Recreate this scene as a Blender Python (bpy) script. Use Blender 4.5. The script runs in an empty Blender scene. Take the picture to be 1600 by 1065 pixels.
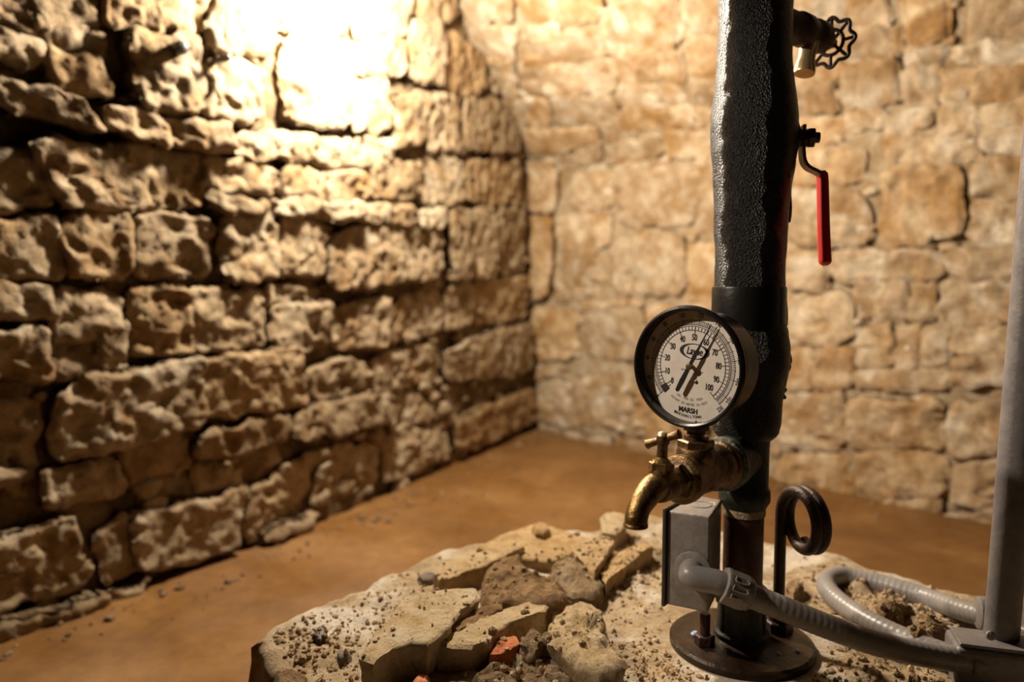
import bpy, bmesh, math, random
import numpy as np
from mathutils import Vector, Matrix

random.seed(7)
C = bpy.context.scene.collection
scene = bpy.context.scene

# ------------------------------------------------------------------ camera
F = 1150.0
HOR = 450.0
CAMZ = 0.41
PITCH = math.atan((532.5 - HOR) / F)
cam_d = bpy.data.cameras.new('camera')
cam = bpy.data.objects.new('camera', cam_d)
C.objects.link(cam)
cam_d.sensor_width = 36.0
cam_d.lens = F / 1600.0 * 36.0
cam.location = (0, 0, CAMZ)
cam.rotation_euler = (math.pi / 2 - PITCH, 0, 0)
cam_d.clip_start = 0.02
cam_d.dof.use_dof = True
cam_d.dof.focus_distance = 0.745
cam_d.dof.aperture_fstop = 2.8
scene.camera = cam

# ------------------------------------------------------------------ world, lamps, exposure
w = bpy.data.worlds.new('world'); scene.world = w; w.use_nodes = True
w.node_tree.nodes['Background'].inputs[0].default_value = (1.0, 0.42, 0.12, 1)
w.node_tree.nodes['Background'].inputs[1].default_value = 0.007
scene.view_settings.view_transform = 'Standard'
scene.view_settings.look = 'None'
scene.view_settings.gamma = 1.0
scene.view_settings.exposure = 0.0
scene.view_settings.use_curve_mapping = False

def lamp(name, kind, loc, energy, col, size, target=None, angle=None, blend=0.5):
    d = bpy.data.lights.new(name, kind); d.energy = energy; d.color = col
    d.shadow_soft_size = size
    o = bpy.data.objects.new(name, d); C.objects.link(o); o.location = loc
    if target is not None:
        o.rotation_euler = (Vector(target) - Vector(loc)).to_track_quat('-Z', 'Y').to_euler()
    if angle: d.spot_size = angle; d.spot_blend = blend
    return o
lamp('bulb_by_wall', 'POINT', (-0.325, 1.80, 1.19), 150.0, (1.0, 0.88, 0.71), 0.055)
lamp('work_lamp', 'SPOT', (-0.72, 0.76, 0.90), 50.0, (1.0, 0.85, 0.68), 0.022, (0.21, 0.79, 0.38), math.radians(47), 0.7)

# ------------------------------------------------------------------ helpers
def ray(px, py):
    a = (px - 800.0) / F; b = (532.5 - py) / F
    cp, sp = math.cos(PITCH), math.sin(PITCH)
    return np.array([a, cp + b * sp, -sp + b * cp])
O = np.array([0, 0, CAMZ])
def at_z(px, py, z):
    d = ray(px, py); return O + d * ((z - CAMZ) / d[2])
def at_y(px, py, y):
    d = ray(px, py); return O + d * (y / d[1])

def _hash(ix, iy, iz, seed):
    h = (ix.astype(np.int64) * 374761393 + iy.astype(np.int64) * 668265263 + iz.astype(np.int64) * 2147483647 + seed * 1274126177) & 0xFFFFFFFF
    h = ((h ^ (h >> 13)) * 1274126177) & 0xFFFFFFFF
    h = ((h ^ (h >> 16)) * 2246822519) & 0xFFFFFFFF
    h = h ^ (h >> 15)
    return (h & 0xFFFFFF) / float(0xFFFFFF) * 2 - 1
def vnoise(p, seed=0):
    p = np.asarray(p, float)
    i = np.floor(p).astype(np.int64); f = p - i
    f = f * f * f * (f * (f * 6 - 15) + 10)
    r = np.zeros(p.shape[0])
    for dx in (0, 1):
        wx = f[:, 0] if dx else 1 - f[:, 0]
        for dy in (0, 1):
            wy = f[:, 1] if dy else 1 - f[:, 1]
            for dz in (0, 1):
                wz = f[:, 2] if dz else 1 - f[:, 2]
                r += wx * wy * wz * _hash(i[:, 0] + dx, i[:, 1] + dy, i[:, 2] + dz, seed)
    return r
def fbm(p, wl, octaves=4, gain=0.5, seed=0):
    p = np.asarray(p, float) / wl
    a, s, t = 1.0, 0.0, np.zeros(p.shape[0])
    for k in range(octaves):
        t += a * vnoise(p + 17.3 * k, seed + k); s += a
        a *= gain; p = p * 2.03
    return t / s * 1.6

def link_mesh(name, verts, faces, mat, parent=None, smooth=True, angle=None):
    me = bpy.data.meshes.new(name)
    v = np.asarray(verts, float)
    if parent is not None:
        v = v - np.array(world_loc(parent))
    me.from_pydata(v.tolist(), [], faces)
    me.update()
    if smooth:
        me.polygons.foreach_set('use_smooth', [True] * len(me.polygons))
        if angle is not None:
            me.set_sharp_from_angle(angle=math.radians(angle))
    o = bpy.data.objects.new(name, me); C.objects.link(o)
    if mat: me.materials.append(mat)
    if parent is not None: o.parent = parent
    return o
_loc = {}
def world_loc(o):
    while o.parent is not None: o = o.parent
    return tuple(o.location)

class MB:
    def __init__(s): s.v = []; s.f = []
    def add(s, vf):
        v, f = vf; n = len(s.v)
        s.v.extend([tuple(x) for x in v]); s.f.extend([tuple(i + n for i in q) for q in f]); return s
    def build(s, name, mat, parent=None, smooth=True, angle=35):
        return link_mesh(name, s.v, s.f, mat, parent, smooth, angle)

def frame_from(axis, up=(0, 0, 1)):
    a = Vector(axis).normalized(); u = Vector(up)
    if abs(a.dot(u)) > 0.95: u = Vector((1, 0, 0))
    x = u.cross(a).normalized(); y = a.cross(x)
    return x, y, a
def lathe(base, axis, prof, seg=32, cap=True, ph=0.0):
    """prof: list of (radius, distance along the axis)"""
    x, y, a = frame_from(axis); b = Vector(base); v = []; f = []
    for r, h in prof:
        for k in range(seg):
            t = 2 * math.pi * k / seg + ph
            v.append(b + a * h + (x * math.cos(t) + y * math.sin(t)) * r)
    n = len(prof)
    for i in range(n - 1):
        for k in range(seg):
            k2 = (k + 1) % seg
            f.append((i * seg + k, i * seg + k2, (i + 1) * seg + k2, (i + 1) * seg + k))
    if cap:
        f.append(tuple(reversed(range(seg)))); f.append(tuple((n - 1) * seg + k for k in range(seg)))
    return v, f
def hexnut(base, axis, r, h, ph=0.0):
    c = r * 0.12
    return lathe(base, axis, [(r - c, 0), (r, c * .7), (r, h - c * .7), (r - c, h)], 6, True, ph)
def smooth_path(pts, n=8):
    P = [Vector(p) for p in pts]; out = []
    P = [P[0] * 2 - P[1]] + P + [P[-1] * 2 - P[-2]]
    for i in range(1, len(P) - 2):
        for k in range(n):
            t = k / n
            a, b, c, d = P[i - 1], P[i], P[i + 1], P[i + 2]
            out.append(0.5 * ((2 * b) + (c - a) * t + (2 * a - 5 * b + 4 * c - d) * t * t + (3 * b - a - 3 * c + d) * t ** 3))
    out.append(P[-2]); return out
def tube(pts, rad, seg=16, closed=False, flat=1.0):
    P = [Vector(p) for p in pts]; n = len(P); v = []; f = []
    T = []
    for i in range(n):
        a = P[(i - 1) % n] if (closed or i > 0) else P[i]
        b = P[(i + 1) % n] if (closed or i < n - 1) else P[i]
        T.append((b - a).normalized())
    x, y, _ = frame_from(T[0])
    for i in range(n):
        x = (x - T[i] * x.dot(T[i])).normalized(); y = T[i].cross(x)
        r = rad(i / (n - 1)) if callable(rad) else rad
        for k in range(seg):
            t = 2 * math.pi * k / seg
            v.append(P[i] + (x * math.cos(t) + y * math.sin(t) * flat) * r)
    m = n if closed else n - 1
    for i in range(m):
        j = (i + 1) % n
        for k in range(seg):
            k2 = (k + 1) % seg
            f.append((i * seg + k, i * seg + k2, j * seg + k2, j * seg + k))
    if not closed:
        f.append(tuple(reversed(range(seg)))); f.append(tuple((n - 1) * seg + k for k in range(seg)))
    return v, f
def bevel_hex(corners, r=0.003, seg=3):
    """corners: 8 points, bottom ring 0-3 then top ring 4-7 (same order)"""
    bm = bmesh.new()
    vs = [bm.verts.new(c) for c in corners]
    for q in ((3, 2, 1, 0), (4, 5, 6, 7), (0, 1, 5, 4), (1, 2, 6, 5), (2, 3, 7, 6), (3, 0, 4, 7)):
        bm.faces.new([vs[i] for i in q])
    bmesh.ops.recalc_face_normals(bm, faces=bm.faces)
    bmesh.ops.bevel(bm, geom=list(bm.edges), offset=r, segments=seg, affect='EDGES', profile=0.5)
    bm.verts.index_update()
    v = [tuple(q.co) for q in bm.verts]; f = [tuple(q.index for q in p.verts) for p in bm.faces]
    bm.free(); return v, f
def box(c, sx, sy, sz, r=0.003, rot=0.0):
    cs, sn = math.cos(rot), math.sin(rot); out = []
    for z in (-sz / 2, sz / 2):
        for x, y in ((-sx / 2, -sy / 2), (sx / 2, -sy / 2), (sx / 2, sy / 2), (-sx / 2, sy / 2)):
            out.append((c[0] + x * cs - y * sn, c[1] + x * sn + y * cs, c[2] + z))
    return bevel_hex(out, r)

def tag(o, label=None, cat=None, group=None, kind=None):
    if label: o['label'] = label
    if cat: o['category'] = cat
    if group: o['group'] = group
    if kind: o['kind'] = kind
    return o
def thing(name, loc, label, cat, group=None):
    o = bpy.data.objects.new(name, None); C.objects.link(o); o.location = tuple(float(x) for x in loc)
    o.empty_display_size = 0.02
    return tag(o, label, cat, group)

# ------------------------------------------------------------------ materials
class NT:
    def __init__(s, name):
        s.m = bpy.data.materials.new(name); s.m.use_nodes = True
        s.t = s.m.node_tree; s.b = s.t.nodes['Principled BSDF']
    def n(s, typ, **kw):
        q = s.t.nodes.new(typ)
        for k, v in kw.items():
            if k in q.inputs: q.inputs[k].default_value = v
            else: setattr(q, k, v)
        return q
    def l(s, a, b): s.t.links.new(a, b)
    def coords(s, obj=True):
        tc = s.n('ShaderNodeTexCoord'); return tc.outputs['Object']
    def noise(s, co, scale, detail=4, rough=0.55, dist=0.0):
        q = s.n('ShaderNodeTexNoise'); q.inputs['Scale'].default_value = scale; q.inputs['Detail'].default_value = detail
        q.inputs['Roughness'].default_value = rough; q.inputs['Distortion'].default_value = dist
        s.l(co, q.inputs['Vector']); return q.outputs['Fac']
    def ramp(s, fac, stops):
        q = s.n('ShaderNodeValToRGB'); e = q.color_ramp.elements
        while len(e) < len(stops): e.new(0.5)
        for i, (p, c) in enumerate(stops):
            e[i].position = p; e[i].color = (*c, 1) if len(c) == 3 else c
        s.l(fac, q.inputs['Fac']); return q.outputs['Color']
    def mix(s, fac, a, b, mode='MIX'):
        q = s.n('ShaderNodeMix'); q.data_type = 'RGBA'; q.blend_type = mode
        if isinstance(fac, (int, float)): q.inputs[0].default_value = fac
        else: s.l(fac, q.inputs[0])
        for i, c in ((6, a), (7, b)):
            if isinstance(c, tuple): q.inputs[i].default_value = (*c, 1)
            else: s.l(c, q.inputs[i])
        return q.outputs[2]
    def bump(s, h, strength, dist, prev=None):
        q = s.n('ShaderNodeBump'); q.inputs['Strength'].default_value = strength; q.inputs['Distance'].default_value = dist
        s.l(h, q.inputs['Height'])
        if prev is not None: s.l(prev, q.inputs['Normal'])
        return q.outputs['Normal']
    def out(s, col=None, rough=0.8, normal=None, metal=0.0, spec=0.5):
        b = s.b
        if isinstance(col, tuple): b.inputs['Base Color'].default_value = (*col, 1)
        elif col is not None: s.l(col, b.inputs['Base Color'])
        if isinstance(rough, (int, float)): b.inputs['Roughness'].default_value = rough
        else: s.l(rough, b.inputs['Roughness'])
        if normal is not None: s.l(normal, b.inputs['Normal'])
        b.inputs['Metallic'].default_value = metal
        b.inputs['Specular IOR Level'].default_value = spec
        return s.m

def stone_mat(name, a, b, c, stain, bump=0.6, scale=1.0, stain_lo=0.5, white=None):
    k = NT(name); co = k.coords()
    oi = k.n('ShaderNodeObjectInfo')
    off = k.n('ShaderNodeVectorMath', operation='SCALE'); off.inputs['Scale'].default_value = 3.0
    cx = k.n('ShaderNodeCombineXYZ'); k.l(oi.outputs['Random'], cx.inputs[0]); k.l(oi.outputs['Random'], cx.inputs[1])
    k.l(cx.outputs[0], off.inputs[0])
    ad = k.n('ShaderNodeVectorMath', operation='ADD'); k.l(co, ad.inputs[0]); k.l(off.outputs[0], ad.inputs[1])
    co2 = ad.outputs[0]
    n1 = k.noise(co2, 14 * scale, 6, 0.6, 0.6)
    base = k.ramp(n1, [(0.30, a), (0.50, b), (0.70, c)])
    n2 = k.noise(co2, 7 * scale, 5, 0.6, 0.8)
    st = k.ramp(n2, [(stain_lo, (0, 0, 0)), (stain_lo + 0.17, (0.85, 0.85, 0.85))])
    col = k.mix(st, base, stain)
    n3 = k.noise(co2, 90 * scale, 5, 0.65)
    sp = k.ramp(n3, [(0.30, (0.62, 0.60, 0.56)), (0.52, (1, 1, 1))])
    col = k.mix(0.75, col, sp, 'MULTIPLY')
    rv = k.ramp(oi.outputs['Random'], [(0.0, (0.70, 0.64, 0.55)), (0.4, (1, 1, 1)), (0.7, (1.0, 0.97, 0.92)), (1.0, (0.92, 0.78, 0.58))])
    col = k.mix(1.0, col, rv, 'MULTIPLY')
    if white:
        wn = k.ramp(k.noise(co2, 9, 5, 0.6, 0.6), [(0.50, (0, 0, 0)), (0.62, (0.8, 0.8, 0.8))]); col = k.mix(wn, col, white)
    h = k.noise(co2, 45 * scale, 8, 0.7, 0.3)
    nm = k.bump(h, bump, 0.012)
    h2 = k.noise(co2, 220 * scale, 4, 0.6)
    nm = k.bump(h2, bump * 0.7, 0.003, nm)
    return k.out(col, 0.85, nm, 0, 0.25)

M = {}
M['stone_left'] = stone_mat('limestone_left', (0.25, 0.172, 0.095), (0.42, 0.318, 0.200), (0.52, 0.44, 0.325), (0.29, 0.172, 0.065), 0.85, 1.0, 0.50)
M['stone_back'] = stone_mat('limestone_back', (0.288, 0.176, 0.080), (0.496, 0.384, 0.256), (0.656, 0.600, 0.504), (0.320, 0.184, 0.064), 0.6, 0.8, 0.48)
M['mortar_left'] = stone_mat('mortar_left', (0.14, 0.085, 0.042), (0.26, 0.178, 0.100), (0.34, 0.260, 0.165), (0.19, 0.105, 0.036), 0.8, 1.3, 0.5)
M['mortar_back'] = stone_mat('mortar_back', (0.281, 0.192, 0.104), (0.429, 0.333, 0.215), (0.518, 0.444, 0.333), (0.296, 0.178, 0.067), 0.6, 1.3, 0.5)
M['slab'] = stone_mat('slab_concrete', (0.423, 0.304, 0.175), (0.570, 0.432, 0.267), (0.662, 0.543, 0.386), (0.423, 0.285, 0.138), 0.8, 1.8, 0.52, (0.74, 0.66, 0.55))
M['rock'] = stone_mat('broken_limestone', (0.460, 0.331, 0.175), (0.607, 0.469, 0.285), (0.681, 0.570, 0.396), (0.460, 0.304, 0.120), 0.75, 2.4, 0.52)
M['clod'] = stone_mat('earth_clod', (0.26, 0.17, 0.09), (0.44, 0.31, 0.18), (0.56, 0.44, 0.30), (0.30, 0.18, 0.08), 0.9, 3.0, 0.5)
M['crumb'] = stone_mat('crumb_earth', (0.34, 0.23, 0.12), (0.54, 0.40, 0.24), (0.66, 0.54, 0.38), (0.24, 0.15, 0.08), 0.6, 5.0, 0.56)
M['grey_rock'] = stone_mat('grey_rock', (0.40, 0.36, 0.32), (0.58, 0.54, 0.49), (0.7, 0.67, 0.62), (0.42, 0.34, 0.26), 0.6, 3.0, 0.6)
M['dark_rock'] = stone_mat('dark_rock', (0.102, 0.085, 0.076), (0.204, 0.170, 0.145), (0.340, 0.289, 0.238), (0.170, 0.119, 0.068), 0.6, 3.0, 0.6)
M['terracotta'] = stone_mat('terracotta', (0.52, 0.15, 0.06), (0.66, 0.22, 0.09), (0.74, 0.33, 0.17), (0.60, 0.22, 0.10), 0.4, 3.0, 0.6)

def floor_mat():
    k = NT('wet_clay_floor'); co = k.coords()
    n = k.noise(co, 3.0, 6, 0.6, 0.5)
    col = k.ramp(n, [(0.3, (0.125, 0.056, 0.013)), (0.52, (0.185, 0.086, 0.022)), (0.72, (0.27, 0.145, 0.048))])
    n2 = k.noise(co, 30, 6, 0.7)
    col = k.mix(0.5, col, k.ramp(n2, [(0.35, (0.6, 0.55, 0.5)), (0.6, (1, 1, 1))]), 'MULTIPLY')
    nm = k.bump(k.noise(co, 40, 6, 0.6), 0.25, 0.004)
    r = k.ramp(k.noise(co, 5, 3, 0.5), [(0.35, (0.42, 0.42, 0.42)), (0.65, (0.7, 0.7, 0.7))])
    return k.out(col, r, nm, 0, 0.4)
M['floor'] = floor_mat()

def foam_mat():
    k = NT('black_pipe_foam'); co = k.coords()
    v = k.n('ShaderNodeTexVoronoi'); v.inputs['Scale'].default_value = 520; k.l(co, v.inputs['Vector'])
    nm = k.bump(v.outputs['Distance'], 1.0, 0.0022)
    nm = k.bump(k.noise(co, 480, 3, 0.6), 1.0, 0.0040, nm)
    nm = k.bump(k.noise(co, 60, 3, 0.5), 0.25, 0.003, nm)
    return k.out((0.004, 0.0036, 0.004), 0.36, nm, 0, 0.34)
M['foam'] = foam_mat()
def simple(name, col, rough, metal=0.0, bump=0.0, bscale=100, var=None, spec=0.5, varscale=40):
    k = NT(name); co = k.coords(); c = col
    if var is not None:
        c = k.ramp(k.noise(co, varscale, 5, 0.65, 0.4), [(0.38, col), (0.66, var)])
    nm = k.bump(k.noise(co, bscale, 5, 0.6), bump, 0.002) if bump else None
    return k.out(c, rough, nm, metal, spec)
M['tape'] = simple('black_tape', (0.010, 0.009, 0.008), 0.33, 0, 0.3, 90, spec=0.4)
M['black_iron'] = simple('black_iron', (0.012, 0.010, 0.009), 0.42, 0.0, 0.4, 160, (0.035, 0.018, 0.010))
M['bronze_tee'] = simple('bronze_tee', (0.012, 0.010, 0.007), 0.42, 0.1, 0.5, 150, (0.028, 0.034, 0.024), spec=0.35)
M['verdigris'] = simple('verdigris_ring', (0.035, 0.032, 0.022), 0.5, 0.2, 0.8, 200, (0.15, 0.18, 0.14), varscale=110)
M['red_brown_pipe'] = simple('red_brown_pipe', (0.035, 0.011, 0.006), 0.45, 0.1, 0.5, 180, (0.085, 0.028, 0.014), spec=0.35)
M['rust'] = simple('dark_rust', (0.022, 0.009, 0.0045), 0.45, 0.1, 0.7, 200, (0.055, 0.020, 0.009), spec=0.4)
M['flange'] = simple('wet_rusty_flange', (0.016, 0.009, 0.005), 0.30, 0.0, 0.6, 120, (0.034, 0.018, 0.009), spec=0.2)
M['brass'] = simple('aged_brass', (0.27, 0.165, 0.055), 0.40, 0.8, 0.6, 160, (0.12, 0.065, 0.022), varscale=80)
M['brass_dark'] = simple('tarnished_brass', (0.085, 0.045, 0.016), 0.40, 0.7, 0.7, 160, (0.22, 0.13, 0.05), varscale=70)
M['seal_tape'] = simple('seal_tape', (0.42, 0.34, 0.20), 0.5, 0.0, 0.9, 300, (0.12, 0.075, 0.03), varscale=160)
M['pale_brass'] = simple('pale_brass', (0.62, 0.46, 0.24), 0.3, 0.6, 0.3, 160)
M['case'] = simple('gauge_case_black', (0.008, 0.007, 0.007), 0.26, 0, 0.15, 60, None, 0.35)
M['dial'] = simple('dial_face', (0.76, 0.70, 0.63), 0.55, 0, 0.0, 100, (0.70, 0.62, 0.53), varscale=60)
M['print'] = simple('dial_print', (0.012, 0.011, 0.011), 0.6)
M['print_dim'] = simple('dial_print_grey', (0.16, 0.13, 0.11), 0.6)
M['needle'] = simple('needle_black', (0.008, 0.008, 0.008), 0.45)
M['hub'] = simple('needle_hub', (0.20, 0.13, 0.07), 0.35, 0.7)
M['pvc'] = simple('grey_pvc', (0.20, 0.185, 0.18), 0.36, 0, 0.2, 120, (0.25, 0.225, 0.21), spec=0.4)
M['pvc_dark'] = simple('grey_painted_pipe', (0.145, 0.134, 0.136), 0.36, 0, 0.3, 140, (0.21, 0.19, 0.18), spec=0.35)
M['box_grey'] = simple('junction_box_grey', (0.24, 0.222, 0.205), 0.5, 0, 0.5, 90, (0.17, 0.14, 0.115), spec=0.35)
M['cover'] = simple('cover_plate_dark', (0.05, 0.042, 0.036), 0.45, 0.2, 0.2, 90)
M['red_grip'] = simple('red_vinyl_grip', (0.62, 0.010, 0.016), 0.32, 0, 0.1, 60, None, 0.6)
M['steel'] = simple('worn_steel', (0.30, 0.22, 0.15), 0.4, 0.8, 0.4, 140, (0.14, 0.09, 0.05))
M['straw'] = simple('dry_straw', (0.55, 0.40, 0.18), 0.7)
M['blue_chip'] = simple('pale_blue_flake', (0.30, 0.42, 0.70), 0.3)
def water_mat():
    k = NT('water_drop'); b = k.b
    b.inputs['Base Color'].default_value = (1, 1, 1, 1); b.inputs['Roughness'].default_value = 0.02
    b.inputs['IOR'].default_value = 1.33; b.inputs['Transmission Weight'].default_value = 1.0
    return k.m
M['water'] = water_mat()
def glass_mat():
    k = NT('gauge_glass'); t = k.t
    tr = k.n('ShaderNodeBsdfTransparent'); gl = k.n('ShaderNodeBsdfGlossy'); gl.inputs['Roughness'].default_value = 0.05
    mx = k.n('ShaderNodeMixShader'); mx.inputs[0].default_value = 0.03; k.l(tr.outputs[0], mx.inputs[1]); k.l(gl.outputs[0], mx.inputs[2])
    k.l(mx.outputs[0], t.nodes['Material Output'].inputs['Surface']); return k.m
M['glass'] = glass_mat()

# ------------------------------------------------------------------ room shell
FLOORZ = -0.22
LEFT = [(-2.05, -0.2), (-0.92, 1.317), (-0.645, 1.685), (-0.38, 2.195), (-0.183, 2.634), (0.10, 3.29), (0.40, 3.99)]
LS = [0.0]
for a, b in zip(LEFT[:-1], LEFT[1:]): LS.append(LS[-1] + math.hypot(b[0] - a[0], b[1] - a[1]))
LP = np.array(LEFT)
def left_pt(s, z, h):
    """point of the left wall: s along its plan, z height, h proud of the face"""
    s = np.asarray(s, float); x = np.interp(s, LS, LP[:, 0]); y = np.interp(s, LS, LP[:, 1])
    e = 0.12
    dx = np.interp(s + e, LS, LP[:, 0]) - np.interp(s - e, LS, LP[:, 0]); dy = np.interp(s + e, LS, LP[:, 1]) - np.interp(s - e, LS, LP[:, 1])
    L = np.hypot(dx, dy) + 1e-9
    return np.stack([x + dy / L * h, y - dx / L * h, z + 0 * x], -1)
def left_hit(px, py):
    d = ray(px, py)
    best = None
    for i in range(len(LEFT) - 1):
        a = LP[i]; e = LP[i + 1] - a
        m = np.array([[d[0], -e[0]], [d[1], -e[1]]])
        t, k = np.linalg.solve(m, a)
        if t > 0 and -1e-6 <= k <= 1 + 1e-6:
            best = (LS[i] + k * (LS[i + 1] - LS[i]), CAMZ + d[2] * t)
    return best
BC = np.array([0.10, 3.29]); BD = np.array([0.656, -0.755]); BN = np.array([-0.755, -0.656])
def vault(u, z):
    q = np.maximum(0, z - 0.90)
    sm = q * q / (q + 0.12)
    wgt = np.clip(1.0 - 0.42 * np.asarray(u), 0.3, 1.0)
    return 1.75 * sm * wgt
def back_pt(u, z, h):
    u = np.asarray(u, float); o = vault(u, z) + h
    return np.stack([BC[0] + BD[0] * u + BN[0] * o, BC[1] + BD[1] * u + BN[1] * o, z + 0 * u], -1)
def back_hit(px, py):
    d = ray(px, py)
    def g(t):
        p = O + d * t; q = p[:2] - BC; u = float(q @ BD)
        return float(q @ BN) - float(vault(u, p[2])), u, p[2]
    t = 0.6; lo = t
    while t < 6:
        if g(t)[0] < 0: break
        lo = t; t += 0.02
    hi = t
    for _ in range(30):
        m = (lo + hi) / 2
        if g(m)[0] < 0: hi = m
        else: lo = m
    r = g(hi); return r[1], r[2]

def grid_faces(n, m):
    f = []
    for i in range(n):
        for j in range(m):
            a = i * (m + 1) + j; f.append((a, a + 1, a + m + 2, a + m + 1))
    return f
def wall_mesh(name, pt, s0, s1, z0, z1, step, depth, amp, mat, seed):
    n = int((s1 - s0) / step); m = int((z1 - z0) / step)
    S, Z = np.meshgrid(np.linspace(s0, s1, n + 1), np.linspace(z0, z1, m + 1), indexing='ij')
    S = S.ravel(); Z = Z.ravel()
    q = np.stack([S, Z, 0 * S], -1)
    h = depth + amp * fbm(q, 0.10, 5, 0.6, seed)
    v = pt(S, Z, h)
    o = link_mesh(name, v, grid_faces(n, m), mat)
    tag(o, kind='structure'); return o
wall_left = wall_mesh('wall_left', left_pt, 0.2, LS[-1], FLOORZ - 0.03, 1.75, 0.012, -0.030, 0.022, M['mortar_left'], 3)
wall_back = wall_mesh('wall_back', back_pt, -0.55, 2.6, FLOORZ - 0.03, 1.62, 0.014, -0.014, 0.010, M['mortar_back'], 11)

def stone(pt, hit, quad, parent, mat, prot, seed, step, amp, rnd, side, wob=0.006, grow=0.0):
    uv = np.array([hit(*p) for p in quad])
    if grow:
        uc = uv.mean(0); dv = uv - uc; uv = uc + dv + np.sign(dv) * grow        # TL TR BR BL in wall coordinates
    TL, TR, BR, BL = uv
    W = (np.linalg.norm(TR - TL) + np.linalg.norm(BR - BL)) / 2; H = (np.linalg.norm(BL - TL) + np.linalg.norm(BR - TR)) / 2
    n = max(5, min(80, int(W / step))); m = max(4, min(80, int(H / step)))
    s, t = np.meshgrid(np.linspace(0, 1, n + 1), np.linspace(0, 1, m + 1), indexing='ij')
    s = s.ravel(); t = t.ravel()
    cs, ct = 2 * s - 1, 2 * t - 1
    pull = 0.16 * (np.abs(cs) ** 5) * (np.abs(ct) ** 5)
    s2 = 0.5 + 0.5 * cs * (1 - pull); t2 = 0.5 + 0.5 * ct * (1 - pull)
    P = ((1 - s2) * (1 - t2))[:, None] * TL + (s2 * (1 - t2))[:, None] * TR + (s2 * t2)[:, None] * BR + ((1 - s2) * t2)[:, None] * BL
    q = np.stack([P[:, 0], P[:, 1], 0 * s + seed * 0.7], -1)
    P = P + wob * np.stack([fbm(q, 0.05, 3, 0.5, seed), fbm(q + 9.1, 0.05, 3, 0.5, seed)], -1)
    ds = np.minimum(s, 1 - s) * W; dt = np.minimum(t, 1 - t) * H
    def rounding(d):
        k = 1 - np.clip(d / rnd, 0, 1); return 1 - np.sqrt(np.maximum(0, 1 - k * k * 0.96))
    e = np.minimum(1.0, rounding(ds) + rounding(dt))
    q2 = np.stack([P[:, 0], P[:, 1], 0 * s + seed * 0.37], -1)
    big = fbm(q2, 0.11, 6, 0.66, seed + 5) * 0.9 + 0.55 * (0.35 - np.abs(fbm(q2 + 1.7, 0.07, 4, 0.6, seed + 6)))
    big = big + 0.30 * fbm(q2 + 8.8, 0.028, 3, 0.6, seed + 7)
    pit = fbm(q2 + 3.3, 0.040, 3, 0.55, seed + 9)
    tilt = (random.random() - .5) * 0.25 * cs * W * 0.25 + (random.random() - .6) * 0.25 * ct * H * 0.25
    h = prot + amp * big - amp * 1.0 * np.maximum(0, pit - 0.1) + tilt - e * rnd * 1.1
    V = pt(P[:, 0], P[:, 1], h)
    faces = grid_faces(n, m)
    rim = [i * (m + 1) for i in range(n + 1)] + [n * (m + 1) + j for j in range(1, m + 1)] + [i * (m + 1) + m for i in range(n - 1, -1, -1)] + [j for j in range(m - 1, 0, -1)]
    Vb = pt(P[rim, 0], P[rim, 1], h[rim] * 0 - side)
    b0 = len(V); R = len(rim)
    for k in range(R):
        k2 = (k + 1) % R
        faces.append((rim[k2], rim[k], b0 + k, b0 + k2))
    # faces wind so that normals point out of the wall
    V = np.concatenate([V, Vb])
    o = link_mesh('stone', V, [tuple(f) for f in faces], mat, parent)
    return o

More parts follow.
